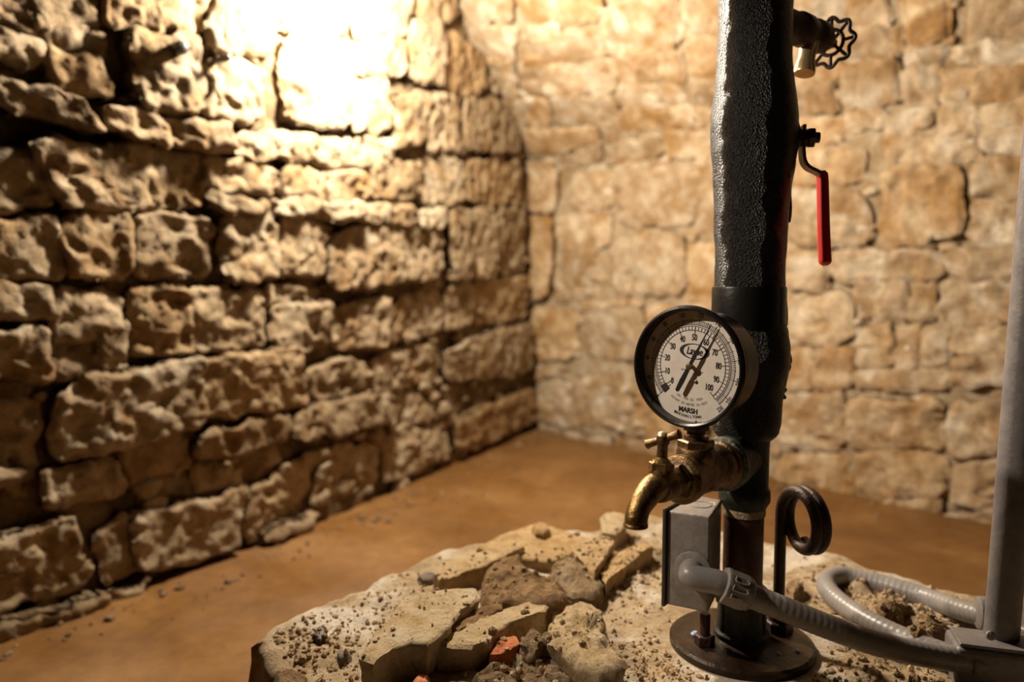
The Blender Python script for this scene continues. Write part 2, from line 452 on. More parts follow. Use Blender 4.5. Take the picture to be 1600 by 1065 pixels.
def Q(*a): return [(a[i], a[i + 1]) for i in range(0, 8, 2)]
LEFT_STONES = [  # quad in the photograph's frame (projected onto the wall), proud-of-face height
 (Q(-60,988,160,926,168,950,-60,1016), .035), (Q(168,925,222,903,226,925,172,948), .02),
 (Q(-70,858,118,806,140,912,-70,975), .012), (Q(150,825,203,812,216,900,160,914), .0),
 (Q(208,800,388,765,366,857,220,898), .008), (Q(394,762,500,725,482,790,388,842), -.012),
 (Q(408,836,476,803,484,815,414,847), .03), (Q(504,722,600,690,600,758,490,795), -.01),
 (Q(606,690,700,655,706,714,606,758), -.008), (Q(704,658,832,603,838,655,714,712), .02),
 (Q(-70,622,60,618,68,790,-70,832), -.02), (Q(82,600,308,560,312,668,82,724), .02),
 (Q(72,738,192,714,200,768,74,800), .005), (Q(196,702,292,688,300,730,204,764), -.012),
 (Q(226,762,300,740,320,770,232,795), -.02), (Q(310,732,376,712,384,758,322,772), -.01),
 (Q(310,566,455,540,486,624,318,660), .022), (Q(312,676,450,644,456,688,306,722), .01),
 (Q(384,702,440,692,446,726,388,744), -.012), (Q(457,642,610,612,608,662,462,690), .02),
 (Q(446,722,560,690,552,720,446,756), -.005), (Q(482,577,566,560,570,608,492,628), .004),
 (Q(576,562,690,532,690,596,580,620), -.004), (Q(618,622,690,602,690,650,618,688), -.015),
 (Q(694,545,826,500,828,582,702,597), .014), 
 (Q(-70,446,75,440,80,500,-70,506), .014), (Q(82,450,190,448,190,520,86,528), .008),
 (Q(-70,510,75,512,70,590,-70,596), .018), (Q(76,532,152,522,160,580,76,592), .004),
 (Q(160,522,200,502,200,575,162,586), .01), (Q(204,450,290,445,300,558,206,560), .01),
 (Q(296,450,410,455,412,540,306,556), .012), (Q(424,480,520,470,512,540,432,556), .006),
 (Q(524,476,610,460,602,540,522,546), .008), (Q(612,470,690,455,692,520,608,540), .0),
 (Q(412,450,510,448,506,468,416,478), -.002), (Q(694,452,735,440,742,500,697,520), .006), (Q(742,450,822,430,824,494,746,516), -.004),
 (Q(-70,228,42,236,80,328,-70,336), .008), (Q(46,216,320,237,322,328,90,330), .014),
 (Q(-70,342,92,336,96,434,-70,432), .018), (Q(98,336,202,336,202,434,102,436), .012),
 (Q(206,336,326,336,326,430,206,440), .008), (Q(342,335,428,330,432,432,346,444), .018),
 (Q(434,342,512,346,508,430,434,432), .012), (Q(514,354,684,352,682,432,512,461), .022),
 (Q(416,311,552,318,552,345,420,334), .034), (Q(554,318,640,325,642,352,554,346), .028), (Q(644,328,688,326,690,356,646,354), .034),
 (Q(328,300,410,318,406,332,330,326), .03),
 (Q(320,244,430,258,430,306,322,300), .01), (Q(368,206,492,212,490,254,372,250), .014),
 (Q(494,216,554,218,554,266,494,264), .01), (Q(434,262,514,268,512,312,434,306), .004),
 (Q(516,268,578,266,578,318,516,314), .008), (Q(558,214,614,216,614,250,558,262), .004),
 (Q(582,254,656,252,656,316,582,312), .008),
 (Q(-70,108,108,158,156,206,-70,150), .04), (Q(152,168,238,180,264,226,166,206), .035), (Q(242,186,350,196,358,240,266,225), .03),
 (Q(196,50,300,62,306,184,206,164), .035), (Q(-70,45,60,55,62,98,-70,95), .02), (Q(64,82,160,84,178,158,90,148), .008),
 (Q(-70,-40,40,-40,46,36,-70,36), .012), (Q(46,-40,150,-30,150,40,52,45), .01), (Q(66,50,160,44,160,80,70,78), .0),
 (Q(152,-50,322,-50,322,52,152,42), .014),
 (Q(322,92,408,104,410,194,320,192), .018), (Q(436,56,550,64,546,200,444,190), .02),
 (Q(326,-50,430,-50,430,84,326,80), .012), (Q(434,-50,540,-50,540,50,434,48), .014),
 (Q(556,128,608,112,610,200,554,206), .0), (Q(545,-50,640,-50,640,56,550,60), .01), (Q(560,66,636,62,634,108,560,122), .008),
 (Q(642,28,692,36,692,134,644,128), .012), (Q(614,142,664,148,662,224,616,236), .016), (Q(668,146,722,146,722,236,668,234), .008),
 (Q(640,-50,706,-50,722,30,644,22), .006), (Q(696,44,760,84,760,146,694,142), .0), (Q(726,150,800,160,814,236,726,238), .004),
 (Q(660,242,724,250,726,318,660,316), .0), (Q(728,250,818,254,820,318,730,318), -.004),
 (Q(698,328,732,326,730,438,700,440), .022), (Q(738,326,776,324,776,434,738,436), .01), (Q(780,326,822,328,823,424,780,430), .0),
]
BACK_STONES = [
 (Q(735,-50,796,-50,800,30,752,40), .006), (Q(756,44,802,36,806,90,772,96), .0), (Q(776,100,804,96,812,150,790,152), .004), (Q(796,156,816,156,820,230,806,226), .0),
 (Q(838,600,985,582,980,668,842,664), .004), (Q(828,573,882,570,880,582,832,596), .012), (Q(826,478,903,484,900,560,829,562), .012),
 (Q(912,490,1005,480,1010,560,915,558), .008), (Q(988,590,1100,572,1110,680,988,690), .0),
 (Q(880,676,960,682,960,706,890,700), .02), (Q(965,684,1060,692,1060,730,972,718), .015),
 (Q(822,252,868,255,866,330,825,330), .028), (Q(825,336,866,336,860,464,827,468), .026),
 (Q(870,245,898,240,898,266,870,272), .004), (Q(888,274,960,262,958,322,890,330), .0), (Q(962,256,1084,250,1082,352,962,352), .008),
 (Q(868,334,952,330,952,390,868,392), .0), (Q(956,372,1068,362,1068,458,958,462), .01), (Q(866,398,950,396,950,468,866,470), -.004),
 (Q(1072,382,1140,378,1140,470,1074,472), .004), (Q(1088,252,1150,246,1150,350,1088,372), .006),
 (Q(906,472,1000,468,1005,478,906,482), .0), (Q(1008,474,1130,478,1130,570,1012,560), .003),
 (Q(800,-40,870,-40,872,34,812,38), .004), (Q(818,42,872,36,874,58,828,64), .0), (Q(838,64,938,40,938,92,846,96), .01),
 (Q(874,-40,938,-40,940,30,876,34), .012), (Q(942,14,1062,-10,1062,78,942,84), .008), (Q(962,84,1028,78,1026,128,964,132), .006),
 (Q(914,92,960,88,962,146,914,150), .002), (Q(850,100,910,98,910,146,852,150), .008), (Q(806,96,846,96,848,122,812,124), .0),
 (Q(812,128,850,126,852,152,818,154), .004), (Q(1066,-40,1135,-40,1135,52,1066,56), .008), (Q(1066,60,1135,56,1135,120,1080,122), .0),
 (Q(1032,82,1062,80,1070,126,1030,126), .006), (Q(966,134,1074,130,1074,166,968,168), .002), (Q(1078,126,1140,124,1140,162,1080,166), .0),
 (Q(818,158,858,156,860,196,822,198), .006), (Q(862,152,964,152,964,188,862,192), .008), (Q(822,202,934,196,930,226,824,238), .01),
 (Q(938,186,968,184,966,220,938,222), .0), (Q(972,170,1045,168,1045,206,972,206), .012), (Q(1048,168,1140,166,1140,202,1048,206), .0),
 (Q(1040,210,1140,206,1140,242,1042,246), .006), (Q(942,226,1036,212,1036,246,942,254), .01), (Q(898,234,938,228,938,256,900,260), .004),
 (Q(1230,-40,1325,-40,1322,38,1230,44), .004), (Q(1328,-40,1388,-40,1388,36,1328,42), .012), (Q(1320,48,1410,44,1408,84,1322,90), .004),
 (Q(1230,50,1316,48,1318,88,1230,90), .0), (Q(1392,-40,1484,-40,1482,62,1414,68), .008), (Q(1506,-40,1660,-40,1660,62,1506,66), .006),
 (Q(1412,72,1480,68,1478,104,1412,104), .0), (Q(1484,70,1660,64,1660,98,1484,102), .01), (Q(1228,94,1308,92,1308,126,1228,128), .004),
 (Q(1228,132,1306,130,1310,176,1228,180), .008), (Q(1312,96,1406,92,1408,162,1314,168), .012), (Q(1412,108,1470,108,1464,164,1412,168), .006),
 (Q(1476,106,1660,102,1660,152,1474,160), .008), (Q(1322,178,1384,174,1384,200,1324,204), .014), (Q(1388,172,1462,168,1466,208,1388,212), .0),
 (Q(1466,166,1526,162,1528,208,1468,212), .008), (Q(1534,160,1660,156,1660,234,1532,236), .004), (Q(1228,184,1316,182,1320,222,1228,226), .0),
 (Q(1228,232,1346,228,1342,288,1228,290), .014), (Q(1376,214,1528,216,1526,256,1378,256), .004), (Q(1516,242,1660,240,1660,308,1516,308), .002),
 (Q(1380,262,1506,260,1500,372,1378,384), .02), (Q(1228,296,1346,294,1362,382,1228,386), .014), (Q(1510,312,1660,312,1660,380,1508,380), .004),
 (Q(1300,392,1472,390,1472,436,1302,438), .012), (Q(1476,388,1660,388,1660,432,1476,434), .01), (Q(1226,392,1296,390,1298,454,1226,456), .014),
 (Q(1334,442,1414,442,1416,502,1334,502), .004), (Q(1418,442,1462,442,1462,502,1420,502), .006), (Q(1466,438,1660,436,1660,506,1468,510), -.006),
 (Q(1226,460,1330,458,1330,534,1226,536), .014), (Q(1336,508,1390,506,1392,570,1338,574), .008), (Q(1394,508,1440,508,1440,576,1394,578), .0),
 (Q(1444,508,1482,508,1482,570,1444,572), .008), (Q(1486,514,1660,512,1660,548,1486,550), .008), (Q(1486,554,1660,552,1660,598,1486,602), .012),
 (Q(1228,540,1268,540,1268,606,1226,608), .004), (Q(1272,542,1334,540,1334,602,1274,606), .008), (Q(1338,578,1480,576,1480,608,1340,612), .006),
 (Q(1216,616,1320,612,1320,700,1214,704), .004), (Q(1326,624,1470,622,1472,698,1328,702), .012), (Q(1336,706,1474,702,1478,774,1338,778), .006),
 (Q(1482,628,1660,622,1660,712,1484,714), .006), (Q(1486,718,1660,716,1660,792,1488,796), .0), (Q(1214,710,1330,706,1332,782,1214,776), .0),
 (Q(1380,782,1466,780,1466,822,1384,820), .02), (Q(1470,800,1660,798,1660,848,1476,842), .018), (Q(1300,785,1376,784,1378,812,1304,806), .012),
]
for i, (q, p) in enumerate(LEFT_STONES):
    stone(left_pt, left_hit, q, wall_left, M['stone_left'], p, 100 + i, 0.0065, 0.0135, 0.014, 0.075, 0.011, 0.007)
for i, (q, p) in enumerate(BACK_STONES):
    stone(back_pt, back_hit, q, wall_back, M['stone_back'], p * 0.9, 400 + i, 0.0085, 0.012, 0.012, 0.045, 0.011, 0.006)

# small chinking stones wedged in the joints: too small to pick apart, one part per wall
def chinks(parent, pt, s0, s1, z0, z1, n, rmin, rmax, depth, mat, seed):
    rnd = np.random.RandomState(seed); V = []; Fc = []
    ico = bmesh.new(); bmesh.ops.create_icosphere(ico, subdivisions=3, radius=1.0)
    iv = np.array([v.co[:] for v in ico.verts]); ico.verts.index_update(); fi = [tuple(v.index for v in f.verts) for f in ico.faces]; ico.free()
    for k in range(n):
        s = rnd.uniform(s0, s1); z = rnd.uniform(z0, z1); r = rnd.uniform(rmin, rmax)
        v = iv * (1 + 0.35 * fbm(iv + k * 3.1, 0.8, 3, 0.6, seed))[:, None] * np.array([r * rnd.uniform(.9, 1.9), r * rnd.uniform(.6, 1.0), r * .8])
        p = pt(s + v[:, 0], z + v[:, 1], depth + v[:, 2]); b = len(V)
        V.extend(p.tolist()); Fc.extend([tuple(i + b for i in f) for f in fi])
    o = link_mesh('chinking_stones', V, Fc, mat, parent); tag(o, kind='stuff')
chinks(wall_left, left_pt, 1.5, LS[-2], FLOORZ, 1.5, 420, .010, .030, -0.018, M['stone_left'], 5)
chinks(wall_back, back_pt, 0.0, 2.0, FLOORZ, 1.4, 260, .010, .026, -0.012, M['stone_back'], 6)

# dark round stubs stuck in the left wall joints
for px, py, r in ((262, 82, 0.014), (330, 97, 0.008)):
    s, z = left_hit(px, py)
    a = left_pt(np.array([s]), np.array([z]), np.array([0.0]))[0]; b = left_pt(np.array([s]), np.array([z]), np.array([0.1]))[0]
    ax = Vector(b - a).normalized()
    ob = MB().add(lathe(Vector(a), ax, [(r * .8, -0.05), (r, 0.035), (r * 1.02, 0.055), (r * .7, 0.064), (r * .1, 0.066)], 14)).build('iron_stub', M['black_iron'], wall_left)
    ob['label'] = 'dark round stub'

# floor
def floor_mesh():
    n = 150; X, Y = np.meshgrid(np.linspace(-2.2, 2.6, n + 1), np.linspace(-0.3, 4.0, n + 1), indexing='ij')
    X = X.ravel(); Y = Y.ravel()
    z = FLOORZ + 0.006 * fbm(np.stack([X, Y, 0 * X], -1), 0.35, 5, 0.5, 31)
    return link_mesh('floor', np.stack([X, Y, z], -1), [tuple(f) for f in grid_faces(n, n)], M['floor'])
floor = tag(floor_mesh(), kind='structure')

# ------------------------------------------------------------------ plinth (broken concrete slab)
PL = [(-0.309, 0.839), (-0.290, 0.889), (-0.266, 0.928), (-0.220, 0.985), (-0.170, 1.058), (-0.111, 1.129), (-0.042, 1.183), (0.039, 1.251), (0.087, 1.224), (0.131, 1.231), (0.183, 1.287), (0.245, 1.317), (0.336, 1.262), (0.416, 1.170), (0.511, 1.086), (0.610, 0.983),
      (.78, .86), (1.02, .64), (.80, .36), (.34, .30), (.02, .40), (-.13, .60), (-.235, .745)]
def in_poly(x, y, poly):
    c = np.zeros(len(x), bool); n = len(poly)
    for i in range(n):
        x1, y1 = poly[i]; x2, y2 = poly[(i + 1) % n]
        t = ((y1 > y) != (y2 > y)) & (x < (x2 - x1) * (y - y1) / (y2 - y1 + 1e-12) + x1)
        c ^= t
    return c
MOUNDS = [(1400, 960, .055, .016), (1450, 1000, .05, .012), (1350, 925, .05, .012), (960, 905, .05, .012), (1000, 870, .05, .010), (830, 1040, .06, .014), (900, 880, .04, .010), (1320, 1045, .05, .008)]
MP = [(at_z(a, b, 0.0), c, d) for a, b, c, d in MOUNDS]
def slab_z(x, y):
    x = np.asarray(x, float); y = np.asarray(y, float)
    q = np.stack([x, y, 0 * x], -1)
    z = 0.005 * fbm(q, 0.12, 5, 0.6, 51) + 0.0034 * fbm(q, 0.025, 4, 0.65, 57)
    for c, r, h in MP:
        d2 = ((x - c[0]) ** 2 + (y - c[1]) ** 2) / (r * r)
        z = z + h * np.exp(-d2 * 1.5) * (0.6 + 0.8 * fbm(q, 0.022, 3, 0.6, 61))
    d = np.hypot(x - 0.265, y - 0.825)
    k = np.clip((0.13 - d) / 0.04, 0, 1)
    return z * (1 - k) + -0.002 * k
def plinth():
    # polar grid about the centroid, so that the broken rim follows the outline
    c = np.array([0.28, 0.83]); P = np.array(PL)
    pts = []
    for i in range(len(P)):
        a, b = P[i], P[(i + 1) % len(P)]; L = np.linalg.norm(b - a); k = max(2, int(L / 0.008))
        for j in range(k): pts.append(a + (b - a) * j / k)
    R = np.array(pts); q = np.concatenate([R, np.zeros((len(R), 1))], 1)
    R = R + 0.010 * np.stack([fbm(q, 0.06, 4, 0.6, 71), fbm(q + 5, 0.06, 4, 0.6, 71)], -1)
    n = len(R); rings = 95
    V = []
    for i in range(rings + 1):
        t = (i / rings) ** 0.85
        V.append(c + (R - c) * t)
    XY = np.concatenate(V); z = slab_z(XY[:, 0], XY[:, 1])
    rr = np.repeat(np.arange(rings + 1), n)
    z = z - 0.010 * np.clip((rr - (rings - 3)) / 3, 0, 1) ** 2
    V3 = [np.column_stack([XY, z])]
    levels = [-0.03, -0.07, -0.12, -0.17, FLOORZ - 0.03]
    for k, zz in enumerate(levels):
        qq = np.column_stack([R, np.full(n, zz)])
        o = R + (R - c) / np.linalg.norm(R - c, axis=1)[:, None] * (0.004 * k + 0.012 * fbm(qq, 0.05, 4, 0.6, 77))[:, None]
        V3.append(np.column_stack([o, np.full(n, zz)]))
    V3 = np.concatenate(V3); f = []
    for i in range(rings + len(levels)):
        for k in range(n):
            k2 = (k + 1) % n
            f.append((i * n + k, (i + 1) * n + k, (i + 1) * n + k2, i * n + k2))
    o = link_mesh('concrete_plinth', V3, f, M['slab'], None, True, 50)
    return tag(o, 'broken tan concrete plinth strewn with rubble under the black standpipe', 'plinth')
plinth()

# ------------------------------------------------------------------ rocks on the plinth
def rock(poly, h, name, mat, label, group=None, base=None, grow=0.004, amp=0.004, top_amp=0.003, n=26, wl=0.03, seed=1, round_=0.004, zoff=0.0, dome=0.0, step=0.004):
    """broken stone: outline of its top face (photo points seen at height h), worn and roughened, down to the slab"""
    T = np.array([at_z(px, py, h) for px, py in poly])[:, :2]
    c = T.mean(0); pts = []
    area = sum(T[i][0] * T[(i + 1) % len(T)][1] - T[(i + 1) % len(T)][0] * T[i][1] for i in range(len(T)))
    if area < 0: T = T[::-1]
    for i in range(len(T)):
        a, b = T[i], T[(i + 1) % len(T)]; k = max(2, int(np.linalg.norm(b - a) / step))
        for j in range(k): pts.append(a + (b - a) * j / k)
    R = np.array(pts); m = len(R)
    q = np.column_stack([R, np.full(m, seed * 1.3)])
    R = R + amp * 0.7 * np.stack([fbm(q, wl, 3, 0.6, seed), fbm(q + 7, wl, 3, 0.6, seed)], -1)
    size = np.mean(np.linalg.norm(R - c, axis=1))
    rings = max(5, int(size / step)); V = []
    for i in range(rings + 1):
        t = i / rings
        xy = c + (R - c) * max(t, 0.02)
        qq = np.column_stack([xy, np.full(m, seed * 0.9)])
        z = h + zoff + top_amp * fbm(qq, wl * 1.3, 5, 0.6, seed + 3) + dome * (1 - t * t)
        edge = np.clip((np.linalg.norm(R - c, axis=1) * (1 - t)) / max(round_, 1e-4), 0, 1)
        z = z - round_ * 0.7 * (1 - edge) ** 2
        V.append(np.column_stack([xy, z]))
    zb = base if base is not None else float(np.min(slab_z(R[:, 0], R[:, 1]))) - 0.004
    L = max(3, int((h - zb) / step)); nr = (R - c) / (np.linalg.norm(R - c, axis=1)[:, None] + 1e-9)
    for k in range(1, L + 1):
        t = k / L; zz = (V[rings][:, 2]) * (1 - t) + zb * t
        qq = np.column_stack([R, zz + seed])
        V.append(np.column_stack([R + nr * (grow * t + amp * fbm(qq, wl * .8, 4, 0.6, seed + 8))[:, None], zz]))
    V = np.concatenate(V); f = []
    for i in range(rings + L):
        for k in range(m):
            k2 = (k + 1) % m
            f.append((i * m + k, (i + 1) * m + k, (i + 1) * m + k2, i * m + k2))
    f.append(tuple(range(m))); 
    o = link_mesh(name, V, f, mat, None, True, 48)
    # origin at its base
    me = o.data; b = Vector((c[0], c[1], zb)); me.transform(Matrix.Translation(-b)); o.location = b
    ROCKS.append(o)
    return tag(o, label, 'rock', group)
G = 'rubble on the plinth'
ROCKS = []
rock([(560,1026),(585,985),(612,955),(628,932),(690,919),(742,915),(753,928),(722,958),(690,992),(668,1008),(642,1004),(612,1014),(580,1036)], 0.040, 'broken_slab', M['rock'],
     'large flat tan broken slab, leftmost big stone of the rubble, dark broken front edge', G, seed=21, grow=-0.006, amp=0.005, wl=0.04)
rock([(681,892),(690,878),(755,859),(800,849),(820,852),(795,866),(752,884),(716,898),(688,904)], 0.024, 'broken_slab', M['rock'],
     'thin flat tan slab at the left rim of the plinth behind the largest slab', G, seed=22, amp=0.003)
rock([(745,852),(790,832),(832,818),(862,819),(915,836),(950,846),(915,862),(865,876),(826,872),(790,866)], 0.014, 'broken_slab', M['rock'],
     'wide smooth tan flagstone along the back left rim of the plinth', G, seed=23, amp=0.003, top_amp=0.003)
rock([(832,822),(842,815),(856,817),(862,826),(850,832),(836,830)], 0.024, 'stone_chunk', M['rock'],
     'small rounded chunk on the peak of the back left rim', G, seed=24, amp=0.003, dome=0.004, base=0.004)
rock([(892,855),(903,840),(951,835),(962,844),(950,862),(930,893),(912,878)], 0.034, 'stone_chunk', M['rock'],
     'pale wedge shaped stone pointing to the camera, left of the spout', G, seed=25, amp=0.003, grow=-0.004)
rock([(937,808),(946,799),(960,797),(980,805),(979,819),(963,832),(941,828)], 0.030, 'stone_chunk', M['rock'],
     'small pale stone with dark right side directly under the brass spout tip', G, seed=26, amp=0.003, grow=-0.003)
rock([(932,896),(948,876),(975,858),(1006,845),(1020,852),(1000,868),(975,886),(946,908)], 0.022, 'broken_slab', M['rock'],
     'narrow leaning sliver of stone with lit edge between the wedge stone and the grey box', G, seed=27, amp=0.003, grow=-0.002)
rock([(752,905),(772,880),(790,869),(812,872),(826,892),(860,905),(884,912),(888,935),(856,942),(800,944),(768,952),(752,930)], 0.030, 'rough_boulder', M['clod'],
     'rough lumpy greyish boulder caked with earth in the middle of the rubble', G, seed=28, amp=0.007, top_amp=0.012, wl=0.035, round_=0.012, dome=0.008)
rock([(862,884),(884,868),(915,884),(944,905),(940,922),(905,930),(880,922),(864,905)], 0.022, 'rough_boulder', M['clod'],
     'smaller lumpy stone right of the earth caked boulder', G, seed=29, amp=0.006, top_amp=0.010, wl=0.03, round_=0.008, dome=0.006)
rock([(678,1004),(700,986),(722,974),(760,958),(800,944),(856,931),(859,944),(845,956),(800,974),(776,988),(764,1002),(735,1011),(704,1008)], 0.030, 'broken_slab', M['rock'],
     'long tan slab in front of the lumpy boulder with earth crumbs on top', G, seed=30, grow=-0.004, amp=0.004)
rock([(704,984),(728,955),(784,938),(786,950),(742,973),(716,984)], 0.032, 'broken_slab', M['clod'],
     'earth crusted slab strip tucked behind the long tan slab', G, seed=31, amp=0.004, top_amp=0.007)
rock([(843,984),(862,964),(886,946),(906,937),(936,944),(946,966),(956,996),(986,1032),(968,1048),(932,1056),(910,1044),(888,1024),(862,1000)], 0.036, 'rough_boulder', M['rock'],
     'large pitted pale boulder nearest the flange plate, front of the rubble', G, seed=32, amp=0.006, top_amp=0.013, wl=0.03, round_=0.010, dome=0.004, grow=-0.008)
rock([(767,1019),(783,998),(804,990),(811,1003),(797,1016),(780,1022)], 0.023, 'brick_chip', M['terracotta'],
     'bright orange chip of brick among the tan stones', G, seed=33, amp=0.0015, top_amp=0.003, wl=0.02, step=0.0025, dome=0.0, base=0.008, round_=0.001)
rock([(645,1058),(655,1049),(668,1051),(668,1062),(650,1066)], 0.016, 'brick_chip', M['terracotta'],
     'small orange brick chip at the bottom edge beside the largest slab', G, seed=34, amp=0.002, top_amp=0.003, wl=0.015, step=0.0025)
rock([(816,1000),(826,986),(846,984),(856,1000),(848,1016),(826,1018)], 0.026, 'earth_clod', M['clod'],
     'crumbly brown clod right of the orange brick chip', G, seed=35, amp=0.006, top_amp=0.009, wl=0.014, step=0.0025, dome=0.006)
rock([(424,1062),(440,1050),(462,1049),(484,1058),(478,1078),(440,1082)], 0.018, 'stone_chunk', M['clod'],
     'rough chunk at the bottom left corner of the plinth', G, seed=36, amp=0.005, top_amp=0.007, dome=0.006)
rock([(864,944),(872,936),(884,938),(887,948),(876,954),(866,952)], 0.020, 'grey_pebble', M['grey_rock'],
     'pale grey pebble behind the pitted boulder, upper of two', G, seed=37, amp=0.002, dome=0.004, step=0.0025, wl=0.012)
rock([(857,960),(866,954),(878,956),(876,966),(862,968)], 0.014, 'grey_pebble', M['grey_rock'],
     'pale grey pebble beside the end of the long slab, lower of two', G, seed=38, amp=0.002, dome=0.004, step=0.0025, wl=0.012)
rock([(527,1020),(534,1014),(546,1016),(544,1025),(532,1028)], 0.006, 'dark_pebble', M['dark_rock'],
     'dark pebble on the whitish ground left of the largest slab', G, seed=39, amp=0.002, dome=0.001, step=0.0025, wl=0.012, round_=0.0015, top_amp=0.001)
rock([(654,898),(664,892),(680,894),(678,903),(660,905)], 0.006, 'dark_pebble', M['dark_rock'],
     'dark flat pebble at the left end of the thin rim slab', G, seed=40, amp=0.002, dome=0.001, step=0.0025, wl=0.012, round_=0.0015, top_amp=0.001)
rock([(488,992),(494,980),(506,976),(510,990),(500,998)], 0.008, 'brown_clod', M['rust'],
     'dark reddish brown crumb standing on the whitish ground at left', G, seed=41, amp=0.003, dome=0.001, step=0.0025, wl=0.012, round_=0.0015, top_amp=0.001)
rock([(776,1028),(784,1023),(794,1024),(790,1031),(780,1032)], 0.010, 'dark_pebble', M['dark_rock'],
     'small black pebble just below the orange brick chip', G, seed=42, amp=0.0015, dome=0.001, step=0.002, wl=0.012, round_=0.0015, top_amp=0.001)
rock([(738,1052),(752,1034),(790,1028),(850,1026),(888,1044),(904,1066),(880,1090),(770,1090)], 0.014, 'earth_clod', M['clod'],
     'broad crumbly heap of brown earth at the bottom edge in front of the brick chip', G, seed=43, amp=0.007, top_amp=0.010, wl=0.018, round_=0.01, dome=0.004)
rock([(1226,915),(1236,902),(1252,904),(1256,918),(1240,924)], 0.014, 'earth_clod', M['clod'],
     'small earth clod behind the grey conduit, right of the coiled rod', G, seed=44, amp=0.004, top_amp=0.006, wl=0.012, step=0.0025, dome=0.005)
rock([(1368,948),(1385,932),(1412,936),(1428,950),(1405,958),(1380,957)], 0.022, 'earth_clod', M['clod'],
     'brown clod inside the conduit loop, upper one', G, seed=45, amp=0.006, top_amp=0.008, wl=0.016, step=0.003, dome=0.006)
rock([(1415,985),(1432,968),(1462,972),(1490,990),(1462,1003),(1430,998)], 0.022, 'earth_clod', M['clod'],
     'brown clod inside the conduit loop, lower one toward the upright pipe', G, seed=46, amp=0.006, top_amp=0.008, wl=0.016, step=0.003, dome=0.006)

# loose crumbs and grit: uncountable
from mathutils.bvhtree import BVHTree
def inp(x, y):
    c = False; n = len(PL)
    for i in range(n):
        x1, y1 = PL[i]; x2, y2 = PL[(i + 1) % n]
        if (y1 > y) != (y2 > y) and x < (x2 - x1) * (y - y1) / (y2 - y1 + 1e-12) + x1: c = not c
    return c
def crumbs():
    tv = []; tf = []
    for o in ROCKS:
        b = len(tv); tv.extend([(v.co + o.location)[:] for v in o.data.vertices]); tf.extend([tuple(i + b for i in p.vertices) for p in o.data.polygons])
    bvh = BVHTree.FromPolygons(tv, tf)
    rnd = np.random.RandomState(5); V = []; Fc = []
    ico = bmesh.new(); bmesh.ops.create_icosphere(ico, subdivisions=1, radius=1.0)
    iv = np.array([v.co[:] for v in ico.verts]); ico.verts.index_update(); fi = [tuple(v.index for v in f.verts) for f in ico.faces]; ico.free()
    gx = np.linspace(-.35, 1.05, 351); gy = np.linspace(.25, 1.4, 289); GX, GY = np.meshgrid(gx, gy, indexing='ij')
    GZ = slab_z(GX.ravel(), GY.ravel()).reshape(GX.shape)
    def SZI(x, y):
        return float(GZ[min(350, max(0, int(round((x + .35) / .004)))), min(288, max(0, int(round((y - .25) / .004))))])
    clusters = [(490,990,60,110,.004),(560,960,70,130,.003),(620,930,60,120,.003),(450,1010,40,80,.004),(520,1040,60,110,.004),(690,940,40,40,.003),
                (960,890,50,130,.004),(1000,870,40,90,.004),(1010,950,45,60,.003),(930,900,50,100,.004),(830,1050,60,150,.005),(1010,1030,40,80,.004),(1060,1045,50,90,.004),
                (1400,965,60,170,.005),(1340,930,45,110,.004),(1460,1000,50,130,.005),(1330,1045,90,180,.004),(1260,920,50,80,.004),(1150,1060,90,60,.003),(1420,1060,80,120,.005),(880,880,60,80,.003),
                (720,965,30,60,.004),(760,930,50,80,.004),(1250,960,60,40,.003),(1520,930,40,40,.003),(1030,860,40,60,.003)]
    for cx, cy, sp, n, s in clusters:
        for k in range(int(n * 2.0)):
            px = cx + rnd.randn() * sp; py = cy + rnd.randn() * sp * 0.5
            if py < 800: continue
            p = at_z(px, py, 0.0)
            if not inp(.28 + (p[0] - .28) * 1.035, .83 + (p[1] - .83) * 1.035): continue
            if math.hypot(p[0] - .265, p[1] - .825) < 0.09: continue
            r = s * (0.2 + 0.8 * rnd.rand() ** 3)
            sc = r * (0.6 + 0.8 * rnd.rand(3))
            v = iv * (0.75 + 0.5 * rnd.rand(len(iv)))[:, None] * sc
            a = rnd.rand() * 6.28; ca, sa = math.cos(a), math.sin(a)
            v = np.column_stack([v[:, 0] * ca - v[:, 1] * sa, v[:, 0] * sa + v[:, 1] * ca, v[:, 2]])
            z = SZI(p[0], p[1])
            hit = bvh.ray_cast(Vector((p[0], p[1], .2)), Vector((0, 0, -1)))
            if hit[0] is not None:
                if rnd.rand() < .45 or hit[1].z < .6 or abs(px - 789) < 28 and abs(py - 1005) < 24: continue
                z = max(z, hit[0].z)
            v = v + np.array([p[0], p[1], z + sc[2] * 0.3])
            b = len(V); V.extend(v.tolist()); Fc.extend([tuple(i + b for i in f) for f in fi])
    o = link_mesh('loose_crumbs', V, Fc, M['crumb'], None, False)
    return tag(o, 'loose crumbs of earth and stone grit scattered over the plinth', 'gravel', kind='stuff')
crumbs()
